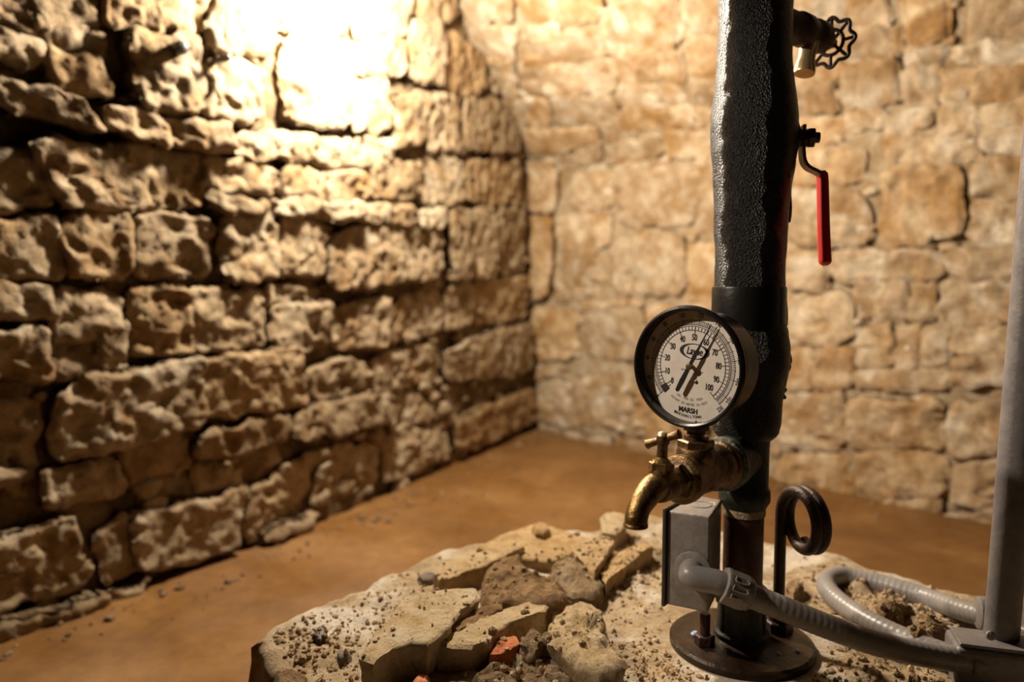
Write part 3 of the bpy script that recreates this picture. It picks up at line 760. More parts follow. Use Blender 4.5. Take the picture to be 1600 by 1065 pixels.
def floor_grit():
    rnd = np.random.RandomState(9); V = []; Fc = []
    ico = bmesh.new(); bmesh.ops.create_icosphere(ico, subdivisions=1, radius=1.0)
    iv = np.array([v.co[:] for v in ico.verts]); ico.verts.index_update(); fi = [tuple(v.index for v in f.verts) for f in ico.faces]; ico.free()
    for k in range(420):
        s = rnd.uniform(1.5, LS[-2]); d = 0.03 + abs(rnd.randn()) * 0.09
        p = left_pt(np.array([s]), np.array([0.0]), np.array([d]))[0]
        if k % 3 == 0:
            u = rnd.uniform(0.1, 1.7); p = back_pt(np.array([u]), np.array([0.0]), np.array([0.03 + abs(rnd.randn()) * 0.09]))[0]
        r = 0.010 * (0.2 + 0.8 * rnd.rand() ** 3)
        v = iv * (0.75 + 0.5 * rnd.rand(len(iv)))[:, None] * r * (0.6 + 0.8 * rnd.rand(3))
        v = v + np.array([p[0], p[1], FLOORZ + r * 0.2]); b = len(V)
        V.extend(v.tolist()); Fc.extend([tuple(i + b for i in f) for f in fi])
    o = link_mesh('floor_grit', V, Fc, M['mortar_left'], None, False)
    return tag(o, 'small stone grit lying on the clay floor along the walls', 'gravel', kind='stuff')
floor_grit()

# ------------------------------------------------------------------ standpipe
PX, PY = 0.265, 0.825
PD = PY  # depth of the pipe's axis
def zz(py, y=PY): return float(at_y(1160, py, y)[2])
K = 0.852 / F  # metres per pixel at the pipe
pipe = thing('standpipe', (PX, PY, 0.0), 'tall black foam wrapped standpipe rising from a rusty flange', 'pipe')
fl = MB().add(lathe((PX, PY, -0.004), (0, 0, 1), [(.079, 0), (.081, .003), (.081, .009), (.078, .0115), (.034, .013), (.030, .015)], 56)).build('flange', M['flange'], pipe)
fl['label'] = 'wet rusty round flange plate'
hubp = [(.031, .008), (.031, .016), (.0275, .020), (.0265, .040), (.0275, .052), (.0285, .056), (.0285, .066), (.025, .069)]
hb = MB().add(lathe((PX, PY, 0), (0, 0, 1), hubp, 40))
for a in (200, 260, 320, 20, 80, 140):
    t = math.radians(a); c = (PX + .0262 * math.cos(t), PY + .0262 * math.sin(t), .036)
    hb.add(box(c, .005, .006, .034, .0012, t))
hb.build('flange_hub', M['bronze_tee'], pipe)['label'] = 'dark greenish ribbed flange hub'
MB().add(lathe((PX, PY, 0), (0, 0, 1), [(.0222, .05), (.0222, .20)], 40)).build('lower_pipe', M['red_brown_pipe'], pipe)['label'] = 'dark red brown bare pipe'
zt0 = zz(793); zt1 = zz(672)
tp = [(.0225, zt0 - .002), (.0235, zt0 + .001), (.0285, zt0 + .010), (.0285, zt0 + .022), (.0262, zt0 + .026), (.0262, zt1 - .02), (.0275, zt1)]
te = MB().add(lathe((PX, PY, 0), (0, 0, 1), tp, 44)); A = Vector((-.682, -.731, 0)).normalized()
SZ = 0.220
te.add(lathe((PX, PY, SZ), A, [(.0245, 0.0), (.0245, .036), (.0285, .038), (.0285, .050), (.026, .052)], 36))
te.build('pipe_tee', M['bronze_tee'], pipe)
MB().add(lathe((PX, PY, 0), (0, 0, 1), [(.0236, zt0 - .007), (.0240, zt0 - .004), (.0236, zt0 + .002)], 36)).build('thread_seal', M['seal_tape'], pipe)['label'] = 'pale thread sealing tape'
MB().add(lathe((PX, PY, SZ), A, [(.0250, .0485), (.0293, .0495), (.0297, .053), (.0250, .0560)], 36)).build('sealing_ring', M['verdigris'], pipe)['label'] = 'green tarnished ring'
# foam sleeve, with the bulge where a valve sits inside
def foam():
    prof = [(683, 40), (676, 47), (668, 50.5), (655, 52), (620, 52), (585, 55), (560, 57), (535, 56), (505, 53), (495, 52.5), (450, 51.5), (400, 51.5), (340, 53), (300, 55), (260, 58), (225, 60), (190, 60.5), (160, 57.5), (130, 54.5), (90, 53), (0, 52.5), (-120, 52.5), (-300, 52)]
    zs = [zz(a) for a, b in prof]; rs = [b * K for a, b in prof]
    Z = np.arange(zs[0], zs[-1], 0.004); R = np.interp(Z, zs, rs); seg = 88; V = []
    # smooth the radius profile
    ker = np.hanning(9); ker /= ker.sum(); Rp = np.convolve(np.pad(R, 4, 'edge'), ker, 'valid'); Rp[:3] = R[:3]
    th = np.arange(seg) * 2 * math.pi / seg
    for z, r in zip(Z, Rp):
        q = np.stack([np.cos(th) * .04, np.sin(th) * .04, np.full(seg, z)], -1)
        rr = r + 0.0012 * fbm(q, 0.03, 3, 0.5, 91)
        bul = math.exp(-((z - zz(200)) / 0.05) ** 2); rr = rr + 0.004 * bul * np.maximum(0, np.cos(th - 0.3))
        bl2 = math.exp(-((z - zz(560)) / 0.03) ** 2); rr = rr + 0.004 * bl2 * np.maximum(0, np.cos(th + 0.2))
        V.append(np.stack([PX + rr * np.cos(th), PY + rr * np.sin(th), np.full(seg, z)], -1))
    n = len(V); V = np.concatenate(V); f = []
    for i in range(n - 1):
        for k in range(seg):
            k2 = (k + 1) % seg; f.append((i * seg + k, i * seg + k2, (i + 1) * seg + k2, (i + 1) * seg + k))
    f.append(tuple(reversed(range(seg)))); f.append(tuple((n - 1) * seg + k for k in range(seg)))
    o = link_mesh('foam_sleeve', V, f, M['foam'], pipe, True, 60); o['label'] = 'black grainy foam insulation sleeve'
foam()
# smooth tape band at the joint of the two sleeves
MB().add(lathe((PX, PY, 0), (0, 0, 1), [(.0400, zz(512)), (.0405, zz(508)), (.0403, zz(480)), (.0402, zz(452)), (.0396, zz(448))], 56)).build('tape_band', M['tape'], pipe)['label'] = 'smooth black tape band'
def flap(y0, y1, w0, w1, ang, rbase, name='foam_flap'):
    a = math.radians(ang); d = Vector((math.cos(a), math.sin(a), 0)); s = Vector((-math.sin(a), math.cos(a), 0))
    c = Vector((PX, PY, 0)); pts = []
    n = 14; V = []; f = []
    for i in range(n + 1):
        t = i / n; z = zz(y0 + (y1 - y0) * t); w = w0 + (w1 - w0) * t + .0012 * math.sin(t * 9)
        for r, o in ((rbase, -.002), (rbase + w, -.0012 + .004 * t), (rbase + w, .0012 + .004 * t), (rbase, .002)):
            V.append(c + d * r + s * o + Vector((0, 0, z)))
    for i in range(n):
        for k in range(4):
            k2 = (k + 1) % 4; f.append((i * 4 + k, i * 4 + k2, (i + 1) * 4 + k2, (i + 1) * 4 + k))
    f.append((3, 2, 1, 0)); f.append((n * 4, n * 4 + 1, n * 4 + 2, n * 4 + 3))
    MB().add((V, f)).build(name, M['tape'], pipe)
flap(150, 208, .001, .0075, -12, .042); flap(238, 348, .0085, .005, -12, .037); flap(348, 508, .001, .0075, -12, .0345)
flap(508, 566, .002, .0085, -12, .039); flap(566, 604, .0085, .003, -12, .038); flap(604, 622, .006, .006, -12, .036)
# flange bolts
for bx, by in ((-.047, -.018),):
    b = MB().add(hexnut((PX + bx, PY + by, .008), (0, 0, 1), .0115, .012, .3)).add(lathe((PX + bx, PY + by, .006), (0, 0, 1), [(.006, 0), (.006, .036), (.005, .038)], 14))
    b.build('bolt', M['rust'], pipe)
for bx, by, s in ((-.052, .004, .0045), (.028, -.042, .003), (.052, -.036, .0026)):
    MB().add(lathe((PX + bx, PY + by, .007), (0, 0, 1), [(s, 0), (s * 1.2, s * .6), (s * .5, s * 1.2)], 7)).build('paint_flake', M['blue_chip'], pipe, False)['label'] = 'pale blue flake'

# ------------------------------------------------------------------ rod with a coiled eye
RAX = Vector((.984, .18, 0)); RE = Vector((.18, -.984, 0)); RR = .0322
RC = Vector(at_y(1256, 812, .812)); rq = RC - RAX * .009 - RE * RR
rx, ry = rq.x, rq.y
rod = thing('coiled_eye_rod', (rx, ry, 0.0), 'rusty rod topped by a double coiled eye, standing on the flange', 'rod')
m = MB().add(hexnut((rx, ry, .006), (0, 0, 1), .017, .015, .2)).add(lathe((rx, ry, .02), (0, 0, 1), [(.0115, 0), (.011, .014), (.008, .018)], 18))
m.build('nut', M['rust'], rod)
def coil():
    n = 84; ring = []
    for i in range(n + 1):
        t = i / n; a = math.pi - t * 2 * math.pi * 1.82
        ring.append(RC + RAX * (-.009 + .018 * t) + RE * (RR * math.cos(a)) + Vector((0, 0, RR * math.sin(a))))
    P = [Vector((rx, ry, .012)), Vector((rx, ry, .05)), Vector((rx, ry, .10)), Vector((rx, ry, ring[0].z - .012))] + ring
    MB().add(tube(P, .0066, 14)).build('coil', M['rust'], rod, True, 60)
    low = min(ring[20:], key=lambda p: p.z)
    d = MB().add(lathe((low.x, low.y, low.z - .0105), (0, 0, 1), [(.0004, 0), (.0016, .0014), (.0017, .0024), (.0008, .0046)], 12)).build('water_drop', M['water'], rod)
coil()

# ------------------------------------------------------------------ pressure gauge
q_d = 0.124
DC = Vector((PX, PY, 0)) + A * q_d; DC.z = float(at_y(1084.5, 572, DC.y)[2])
gz = DC.z
S1 = .0362
al = math.radians(4.5)
U0 = Vector((.731, -.682, 0)); V0 = Vector((0, 0, 1))
DU = (U0 * math.cos(al) - V0 * math.sin(al)); DV = (V0 * math.cos(al) + U0 * math.sin(al))
TILT = math.radians(1.5)
def dp(a, b, h=0.0): return DC + (DU * a + DV * b) * S1 + A * h
gq = .113
GB = Vector((PX, PY, 0)) + A * gq
gauge = thing('pressure_gauge', (GB.x, GB.y, gz - .075), 'round black pressure gauge with white dial on top of the brass tee', 'gauge')
Rw = 1.545 * S1
case = MB().add(lathe(DC, A, [(.030, -.040), (.050, -.039), (.0545, -.034), (.0555, -.004), (.0575, -.003), (.0575, .005), (.0605, .006), (.0617, .0095), (.0608, .0122), (.0585, .0134), (.0565, .0124), (.0560, .0005)], 84, False))
case.v.append(tuple(DC - A * .040)); ci = len(case.v) - 1
for k in range(84): case.f.append(((k + 1) % 84, k, ci))
case.build('case', M['case'], gauge)['label'] = 'glossy black case and bezel'
MB().add(lathe(DC, A, [(.0562, -.002), (.0562, 0.0)], 84)).build('dial', M['dial'], gauge)['label'] = 'white dial plate with black print'
dial = gauge.children[-1] if False else [o for o in gauge.children if o.name.startswith('dial')][0]
H0 = .00025
def arc(mb, r0, r1, a0, a1, h=H0, n=None):
    n = n or max(1, int(abs(a1 - a0) / 3)); v = []; f = []
    for i in range(n + 1):
        a = math.radians(a0 + (a1 - a0) * i / n)
        for r in (r0, r1): v.append(dp(r * math.sin(a), r * math.cos(a), h))
    for i in range(n): f.append((2 * i, 2 * i + 1, 2 * i + 3, 2 * i + 2))
    mb.add((v, f))
def tick(mb, a, r0, r1, w, h=H0):
    a = math.radians(a); s, c = math.sin(a), math.cos(a)
    mb.add(([dp(r0 * s - w * c, r0 * c + w * s, h), dp(r0 * s + w * c, r0 * c - w * s, h), dp(r1 * s + w * c, r1 * c - w * s, h), dp(r1 * s - w * c, r1 * c + w * s, h)], [(0, 1, 2, 3)]))
sc = MB()
arc(sc, .995, 1.012, -135, 135); arc(sc, 1.110, 1.124, -135, 135); arc(sc, 1.152, 1.166, -135, 135); arc(sc, 1.272, 1.284, -135, 135)
for i in range(51):
    a = -135 + 270 * i / 50
    if i % 5 == 0: tick(sc, a, .87, 1.12, .0095)
    else: tick(sc, a, 1.0, 1.12, .007)
for i in range(116):
    a = -135 + 270 * (2 * i) / 231
    if i % 10 == 0: tick(sc, a, 1.155, 1.335, .009)
    elif i % 5 == 0: tick(sc, a, 1.155, 1.31, .007)
    else: tick(sc, a, 1.155, 1.28, .0055)
arc(sc, .96, 1.17, -138.5, -127, H0 + .0001)
tick(sc, -129.5, .70, .95, .008)
sc.build('scale_marks', M['print'], dial, False)

def text_mesh(body, bold=0.0, shear=0.0):
    cu = bpy.data.curves.new('txt', 'FONT'); cu.body = body; cu.size = 1.0; cu.align_x = 'CENTER'; cu.align_y = 'CENTER'; cu.offset = bold; cu.shear = shear; cu.resolution_u = 3
    ob = bpy.data.objects.new('txt', cu); C.objects.link(ob)
    dg = bpy.context.evaluated_depsgraph_get(); dg.update()
    me = ob.evaluated_get(dg).to_mesh()
    v = [tuple(x.co[:2]) for x in me.vertices]; f = [tuple(p.vertices) for p in me.polygons]
    ob.evaluated_get(dg).to_mesh_clear()
    bpy.data.objects.remove(ob); bpy.data.curves.remove(cu)
    return v, f
def put_text(mb, body, a, b, size, xs=0.62, rot=0.0, bold=0.0, shear=0.0, h=H0 + .0001):
    v, f = text_mesh(body, bold, shear); c, s = math.cos(rot), math.sin(rot)
    mb.add(([dp(a + (x * xs * c - y * s) * size, b + (x * xs * s + y * c) * size, h) for x, y in v], f))
def arc_text(mb, body, r, a0, a1, size, xs=0.62, bold=0.0):
    """letters along the lower arc, reading left to right; angles from the bottom"""
    n = len(body)
    for i, ch in enumerate(body):
        if ch == ' ': continue
        t = math.radians(a0 + (a1 - a0) * i / (n - 1))
        put_text(mb, ch, r * math.sin(t), -r * math.cos(t), size, xs, t, bold)
nm = MB()
for i, v in enumerate(range(0, 101, 10)):
    a = math.radians(-135 + 27 * i); r = .80 if v not in (0, 100) else .83
    if v == 0: put_text(nm, '0', -.575, -.50, .25, .66, 0, .012)
    elif v == 100: put_text(nm, '100', .57, -.50, .25, .66, 0, .012)
    else: put_text(nm, str(v), r * math.sin(a), r * math.cos(a), .25, .66, 0, .012)
for v in (0, 20, 40, 60, 80, 100, 120, 140, 160, 180, 200, 220):
    a = math.radians(-135 + 270 * v / 231.0)
    put_text(nm, str(v), 1.425 * math.sin(a), 1.425 * math.cos(a), .19, .70, -a + (math.pi if v >= 200 else 0), .012)
a = math.radians(137); put_text(nm, '230', 1.40 * math.sin(a), 1.40 * math.cos(a), .17, .70, -a + math.pi, .010)
nm.build('numerals', M['print'], dial, False)
lg = MB()
lc = (.035, .42)
def ell(mb, ax0, by0, ax1, by1, cx, cy, sx=0.0, h=H0 + .0001, n=48):
    v = []; f = []
    for i in range(n):
        t = 2 * math.pi * i / n
        v.append(dp(cx + ax0 * math.cos(t), cy + by0 * math.sin(t), h)); v.append(dp(cx + sx + ax1 * math.cos(t), cy + by1 * math.sin(t), h))
    for i in range(n):
        j = (i + 1) % n; f.append((2 * i, 2 * i + 1, 2 * j + 1, 2 * j))
    mb.add((v, f))
ell(lg, .455, .215, .345, .196, *lc)
lg.build('logo_ring', M['print'], dial, False); lg = MB()
put_text(lg, 'Layne', lc[0] + .0, lc[1] + .0, .30, .70, 0, .016, .25)
lg.build('logo_lettering', M['print'], dial, False); lg = MB()
put_text(lg, 'MARSH', .0, -1.245, .20, .92, 0, .03)
lg.build('maker_lettering', M['print'], dial, False); lg = MB()
arc_text(lg, 'MARSHALLTOWN', 1.41, -16, 16, .115, .85, .012)
lg.build('town_lettering', M['print'], dial, False)
sm = MB()
arc_text(sm, 'LBS. PER SQ. INCH', .93, -24, 24, .10, .85)
arc_text(sm, 'HEIGHT OF WATER IN FEET', 1.075, -30, 30, .10, .85)
sm.build('unit_lettering', M['print_dim'], dial, False); sm = MB()
put_text(sm, 'Layne', -.25, -.115, .085, .75, 0, .01, .25); put_text(sm, 'Company', .225, -.115, .085, .75, 0, .01, .25)
put_text(sm, 'A', -.18, -.195, .07, .85); put_text(sm, 'ILLINOIS', .16, -.195, .07, .85)
sm.build('company_lettering', M['print_dim'], dial, False)
# needle
na = math.radians(23.6)
def npnt(along, side, h):
    s, c = math.sin(na), math.cos(na); return dp(along * s + side * c, along * c - side * s, h)
nd = MB()
outl = [(-.78, -.06), (-.82, 0), (-.78, .06), (-.45, .074), (-.05, .056), (.2, .05), (.35, .058), (.55, .036), (.85, .020), (1.12, .012), (1.36, .004), (1.36, -.004), (1.12, -.012), (.85, -.020), (.55, -.036), (.35, -.058), (.2, -.05), (-.05, -.056), (-.45, -.074)]
n = len(outl)
V = [npnt(a, b, .0048) for a, b in outl] + [npnt(a, b, .0056) for a, b in outl]
nd.add((V, [tuple(reversed(range(n))), tuple(range(n, 2 * n))] + [(i, (i + 1) % n, n + (i + 1) % n, n + i) for i in range(n)]))
needle = nd.build('needle', M['needle'], gauge, False)
MB().add(lathe(dp(0, 0), A, [(.0022, 0), (.0022, .0046), (.0034, .0049), (.0034, .0064), (.0012, .0070)], 20)).build('needle_hub', M['hub'], gauge)
MB().add(lathe(dp(.165, -.41), A, [(.0019, 0), (.0019, .0007), (.0010, .0013)], 16)).build('dial_screw', M['hub'], gauge)
MB().add(lathe(dp(0, 0), A, [(.0562, .0095), (.0562, .0105)], 64)).build('glass', M['glass'], gauge)
# stem down to the tee
zg = gz - .058
st = MB().add(lathe((GB.x, GB.y, zg + .012), (0, 0, -1), [(.0105, 0), (.0105, .012), (.0095, .014), (.0095, .024)], 20))
st.add(box((GB.x, GB.y, zg - .002), .0195, .0195, .014, .002, .6))
st.build('stem', M['black_iron'], gauge)
zb1 = float(at_y(1091, 684, GB.y)[2])
MB().add(lathe((GB.x, GB.y, zb1 - .004), (0, 0, 1), [(.0078, 0), (.0078, .014), (.007, .016)], 20)).build('stem_thread', M['pale_brass'], gauge)['label'] = 'pale brass stem thread'

# ------------------------------------------------------------------ brass tee and faucet
AX = Vector((PX, PY, SZ))
tee = thing('brass_tee', (GB.x, GB.y, SZ), 'tarnished brass tee screwed to the standpipe under the gauge', 'pipe fitting')
b = MB().add(lathe(AX, A, [(.0175, .052), (.0205, .060), (.0205, .066), (.0245, .068), (.0255, .074), (.0245, .080), (.0225, .084), (.0215, .112), (.0225, .132), (.0245, .136), (.0245, .145), (.022, .147)], 40))
zu = float(at_y(1091, 716, GB.y)[2])
b.add(lathe((GB.x, GB.y, SZ), (0, 0, 1), [(.0200, -.012), (.0195, .010), (.0180, zu - SZ - .008), (.0185, zu - SZ - .002), (.0195, zu - SZ + .002), (.0195, zu - SZ + .008), (.0180, zu - SZ + .012)], 36))
b.build('body', M['brass_dark'], tee, True, 40)
MB().add(hexnut((GB.x, GB.y, zu + .0105), (0, 0, 1), .0185, .0095, .35)).add(lathe((GB.x, GB.y, zu + .008), (0, 0, 1), [(.0125, 0), (.0125, .016)], 24)).build('hex_bushing', M['brass_dark'], tee)
MB().add(lathe(AX, A, [(.0215, .0565), (.0262, .0585), (.0262, .0640), (.0225, .0665)], 36)).build('lock_ring', M['brass_dark'], tee)

fq = .160
FB = AX + A * .150
faucet = thing('brass_faucet', (FB.x, FB.y, SZ), 'old brass faucet with T handle and drooping spout, left of the grey box', 'faucet')
b = MB().add(lathe(AX, A, [(.0165, .142), (.0165, .152), (.0150, .156), (.0140, .162), (.0150, .172), (.0150, .180), (.0140, .186)], 32))
b.build('inlet', M['brass_dark'], faucet)
MB().add(hexnut(AX + A * .1475, A, .0190, .0085, .2)).build('inlet_hex', M['brass_dark'], faucet)
MB().add(lathe(AX, A, [(.0192, .1445), (.0205, .1460), (.0190, .1478)], 28)).build('thread_seal', M['seal_tape'], faucet)['label'] = 'pale thread sealing tape'
def spout():
    pts = [AX + A * .165, AX + A * .180 + Vector((0, 0, .002)), AX + A * .195 + Vector((0, 0, .001)), AX + A * .208 + Vector((0, 0, -.006)), AX + A * .2165 + Vector((0, 0, -.013)), AX + A * .2205 + Vector((0, 0, -.0205)), AX + A * .2215 + Vector((0, 0, -.028))]
    P = smooth_path(pts, 6)
    prof = lambda t: .0150 - .0045 * min(1, t * 1.5) if t < .9 else .0105 + (t - .9) * .006
    mb = MB(); v, f = tube(P, prof, 24); f = f[:-1]; mb.add((v, f))
    v2, f2 = tube(list(reversed(P[-14:])), .0085, 24); mb.add((v2, [tuple(reversed(q)) for q in f2[:-2]]))
    n = len(v); a0 = n - 24; b0 = n
    for k in range(24):
        pass
    end = P[-1]
    mb.add(lathe(end + Vector((0, 0, -.0005)), (0, 0, 1), [(.0112, 0), (.0112, .003), (.0100, .004)], 24, False))
    mb.build('spout', M['brass'], faucet, True, 60)
    return P
spout()
# bonnet and handle stand over the body
BO = AX + A * .181
TU = (Vector((0, 0, 1)) + A * -0.10).normalized()
MB().add(lathe(BO + TU * .004, TU, [(.0135, 0), (.0120, .010), (.0115, .013)], 24)).build('bonnet', M['brass'], faucet)
MB().add(hexnut(BO + TU * .0135, TU, .0125, .0105, .1)).add(lathe(BO + TU * .023, TU, [(.0105, 0), (.0070, .004), (.0050, .006)], 20)).build('packing_nut', M['brass'], faucet)
MB().add(lathe(BO + TU * .024, TU, [(.0052, 0), (.0050, .016), (.0065, .019), (.0062, .025)], 18)).build('stem', M['brass_dark'], faucet)
hc = BO + TU * .046
hd = Vector((.80, -.60, 0)).normalized(); hd = (hd + Vector((0, 0, .42))).normalized()
P = [hc - hd * .0190, hc - hd * .015, hc - hd * .006, hc, hc + hd * .006, hc + hd * .015, hc + hd * .0190]
MB().add(tube(smooth_path(P, 4), lambda t: .0034 + .0018 * abs(2 * t - 1) ** 2 + (.0018 if abs(t - .5) < .1 else 0) - (0.0022 if t < .02 or t > .98 else 0), 16)).build('tee_handle', M['brass_dark'], faucet, True, 60)
MB().add(lathe(hc + TU * .001, TU, [(.0062, -.003), (.0062, .003), (.0045, .0055), (.0012, .007)], 18)).build('handle_screw', M['pale_brass'], faucet)
MB().add(lathe(AX + A * .222 + Vector((0, 0, -.0325)), (0, 0, 1), [(.0003, 0), (.0013, .0012), (.0014, .002), (.0008, .005)], 12)).build('water_drop', M['water'], faucet)

# ------------------------------------------------------------------ upper hose bib with handwheel, at the back of the standpipe
BZ = 0.712
BA = Vector((.768, .640, 0)).normalized()
bib0 = Vector((PX, PY, BZ))
L_ = .178
bib = thing('drain_valve', tuple(bib0 + BA * .06), 'dark drain valve with black handwheel sticking out behind the standpipe near the top', 'valve')
MB().add(lathe(bib0, BA, [(.0165, .030), (.0165, .085), (.0190, .088), (.0190, .104), (.0170, .107), (.0165, .118), (.0190, .124), (.0190, .140), (.0140, .148), (.0115, .158), (.0085, .160), (.0060, .172)], 30)).build('body', M['rust'], bib, True, 40)
oc = bib0 + BA * .116
MB().add(lathe(oc + Vector((0, 0, -.008)), (BA.x * -.25, BA.y * -.25, -1), [(.0130, 0), (.0105, .010), (.0095, .022), (.0115, .032), (.0125, .040), (.0120, .042), (.0085, .0425)], 26)).build('outlet', M['pale_brass'], bib)['label'] = 'bright brass outlet'
def handwheel():
    c = bib0 + BA * .168; x, y, a = frame_from(BA); mb = MB(); R = .0275; P = []
    for k in range(64):
        t = 2 * math.pi * k / 64; r = R * (1 + .10 * math.cos(8 * t)) ; P.append(c + x * (r * math.cos(t)) + y * (r * math.sin(t)))
    mb.add(tube(P, .0024, 10, True))
    P2 = [c + x * (.0150 * math.cos(t)) + y * (.0150 * math.sin(t)) for t in np.arange(40) * 2 * math.pi / 40]
    mb.add(tube(P2, .0024, 10, True))
    for k in range(8):
        t = 2 * math.pi * k / 8; d = x * math.cos(t) + y * math.sin(t)
        mb.add(tube([c + d * .015, c + d * .030], .0022, 8))
    for k in range(4):
        t = 2 * math.pi * (k + .5) / 4; d = x * math.cos(t) + y * math.sin(t)
        mb.add(tube([c, c + d * .015], .0022, 8))
    mb.add(lathe(c - BA * .004, BA, [(.006, 0), (.006, .008)], 16))
    mb.build('handwheel', M['black_iron'], bib)['label'] = 'black eight lobed handwheel'
handwheel()

# ------------------------------------------------------------------ ball valve lever with red grip
def vp(px, py, y): return Vector(at_y(px, py, y))
YV = .82
vl = vp(1240, 212, YV)
lev = thing('ball_valve', tuple(vl), 'ball valve lever with red grip on the right of the standpipe', 'valve')
vx = Vector((1, -.12, 0)).normalized()
s0 = vp(1228, 216, YV)
MB().add(lathe(s0, vx, [(.0110, 0), (.0110, .014), (.0085, .016), (.0085, .024)], 22)).build('stem_collar', M['black_iron'], lev)
MB().add(hexnut(s0 + vx * .022, vx, .0115, .0075, .2)).add(lathe(s0 + vx * .028, vx, [(.0058, 0), (.0058, .007)], 14)).build('nut', M['black_iron'], lev)
def strap(pts, wid, th, n=6):
    P = smooth_path(pts, n); V = []; f = []; yv = Vector((0.12, 1, 0)).normalized()
    for i, p in enumerate(P):
        a = P[max(0, i - 1)]; b = P[min(len(P) - 1, i + 1)]; t = (b - a).normalized(); nn = t.cross(yv).normalized()
        w_ = wid(i / (len(P) - 1)) if callable(wid) else wid; h_ = th(i / (len(P) - 1)) if callable(th) else th
        for sx, sy in ((-1, -1), (1, -1), (1, 1), (-1, 1)): V.append(p + yv * (sx * w_ / 2) + nn * (sy * h_ / 2))
    for i in range(len(P) - 1):
        for k in range(4):
            k2 = (k + 1) % 4; f.append((i * 4 + k, i * 4 + k2, i * 4 + 4 + k2, i * 4 + 4 + k))
    f.append((3, 2, 1, 0)); m_ = (len(P) - 1) * 4; f.append((m_, m_ + 1, m_ + 2, m_ + 3)); return V, f
MB().add(strap([vp(1254, 197, YV), vp(1253, 215, YV), vp(1253, 236, YV), vp(1255, 252, YV), vp(1262, 262, YV), vp(1276, 269, YV), vp(1284, 275, YV)], lambda t: .020 - .004 * t, .0034)).build('lever_plate', M['steel'], lev)['label'] = 'worn bare metal lever plate'
def grip():
    P = smooth_path([vp(1283, 268, YV), vp(1285, 280, YV), vp(1286, 320, YV), vp(1287, 360, YV), vp(1288.5, 395, YV), vp(1289, 408, YV), vp(1289, 415, YV)], 6); V = []; f = []; n = 20
    ev = Vector((1, -.12, 0)).normalized(); yv = Vector((.12, 1, 0)).normalized()
    for i, p in enumerate(P):
        t = i / (len(P) - 1); w_ = .0048 + .0012 * t; d_ = .0105
        if t > .8: k = (t - .8) / .2; w_ *= (1 - .62 * k * k); d_ *= (1 - .6 * k * k)
        if t < .04: w_ *= .8; d_ *= .85
        for k in range(n):
            a = 2 * math.pi * k / n; c, s = math.cos(a), math.sin(a)
            V.append(p + ev * (w_ * math.copysign(abs(c) ** .6, c)) + yv * (d_ * math.copysign(abs(s) ** .6, s)))
    for i in range(len(P) - 1):
        for k in range(n):
            k2 = (k + 1) % n; f.append((i * n + k, i * n + k2, (i + 1) * n + k2, (i + 1) * n + k))
    f.append(tuple(reversed(range(n)))); m_ = (len(P) - 1) * n; f.append(tuple(m_ + k for k in range(n)))
    MB().add((V, f)).build('grip', M['red_grip'], lev, True, 50)['label'] = 'bright red vinyl grip'
grip()
dpz = vp(1289, 418, YV)
MB().add(lathe((dpz.x, dpz.y, dpz.z - .0015), (0, 0, 1), [(.0003, 0), (.0017, .0012), (.0018, .0024), (.0010, .005)], 14)).build('water_drop', M['water'], lev)

# ------------------------------------------------------------------ junction box with elbow connector
bx = [np.array([.168, .780]), np.array([.2138, .842]), np.array([.2369 + .002, .823]), np.array([.2083, .7586])]  # A B C D
bz0, bz1 = .066, .170
jb = thing('junction_box', (.205, .80, bz0), 'grey junction box beside the bare pipe with knockout on top', 'electrical box')
MB().add(bevel_hex([(p[0], p[1], bz0) for p in bx] + [(p[0], p[1], bz1) for p in bx], .0025, 3)).build('box_body', M['box_grey'], jb)
eab = Vector((bx[1][0] - bx[0][0], bx[1][1] - bx[0][1], 0)).normalized(); nab = Vector((-eab.y, eab.x, 0))
cc = [Vector((*bx[0], 0)) - eab * .0035, Vector((*bx[1], 0)) + eab * .0035]
cc4 = [cc[0] + nab * .0045, cc[1] + nab * .0045, cc[1] + nab * .0004, cc[0] + nab * .0004]
MB().add(bevel_hex([(p.x, p.y, bz0 - .002) for p in cc4] + [(p.x, p.y, bz1 + .003) for p in cc4], .0014, 2)).build('cover_plate', M['cover'], jb)['label'] = 'dark cover plate'
# knockout ring on the top
tc = (sum(p[0] for p in bx) / 4 + .002, sum(p[1] for p in bx) / 4 + .002, bz1)
MB().add(lathe(tc, (0, 0, 1), [(.0125, -.001), (.0125, .0006), (.0112, .0009), (.0108, -.0004)], 32, False)).add(lathe(tc, (0, 0, 1), [(.0105, -.001), (.0105, .0003)], 32)).build('top_knockout', M['box_grey'], jb)
MB().add(tube([Vector(tc) + Vector((.013, -.012, .002)), Vector(tc) + Vector((.014, -.006, .004)), Vector(tc) + Vector((.010, -.001, .003))], .0008, 6)).build('straw_scrap', M['straw'], jb)['label'] = 'scrap of dry straw'
ad = Vector((bx[3][0] - bx[0][0], bx[3][1] - bx[0][1], 0)).normalized(); nf = Vector((ad.y, -ad.x, 0))
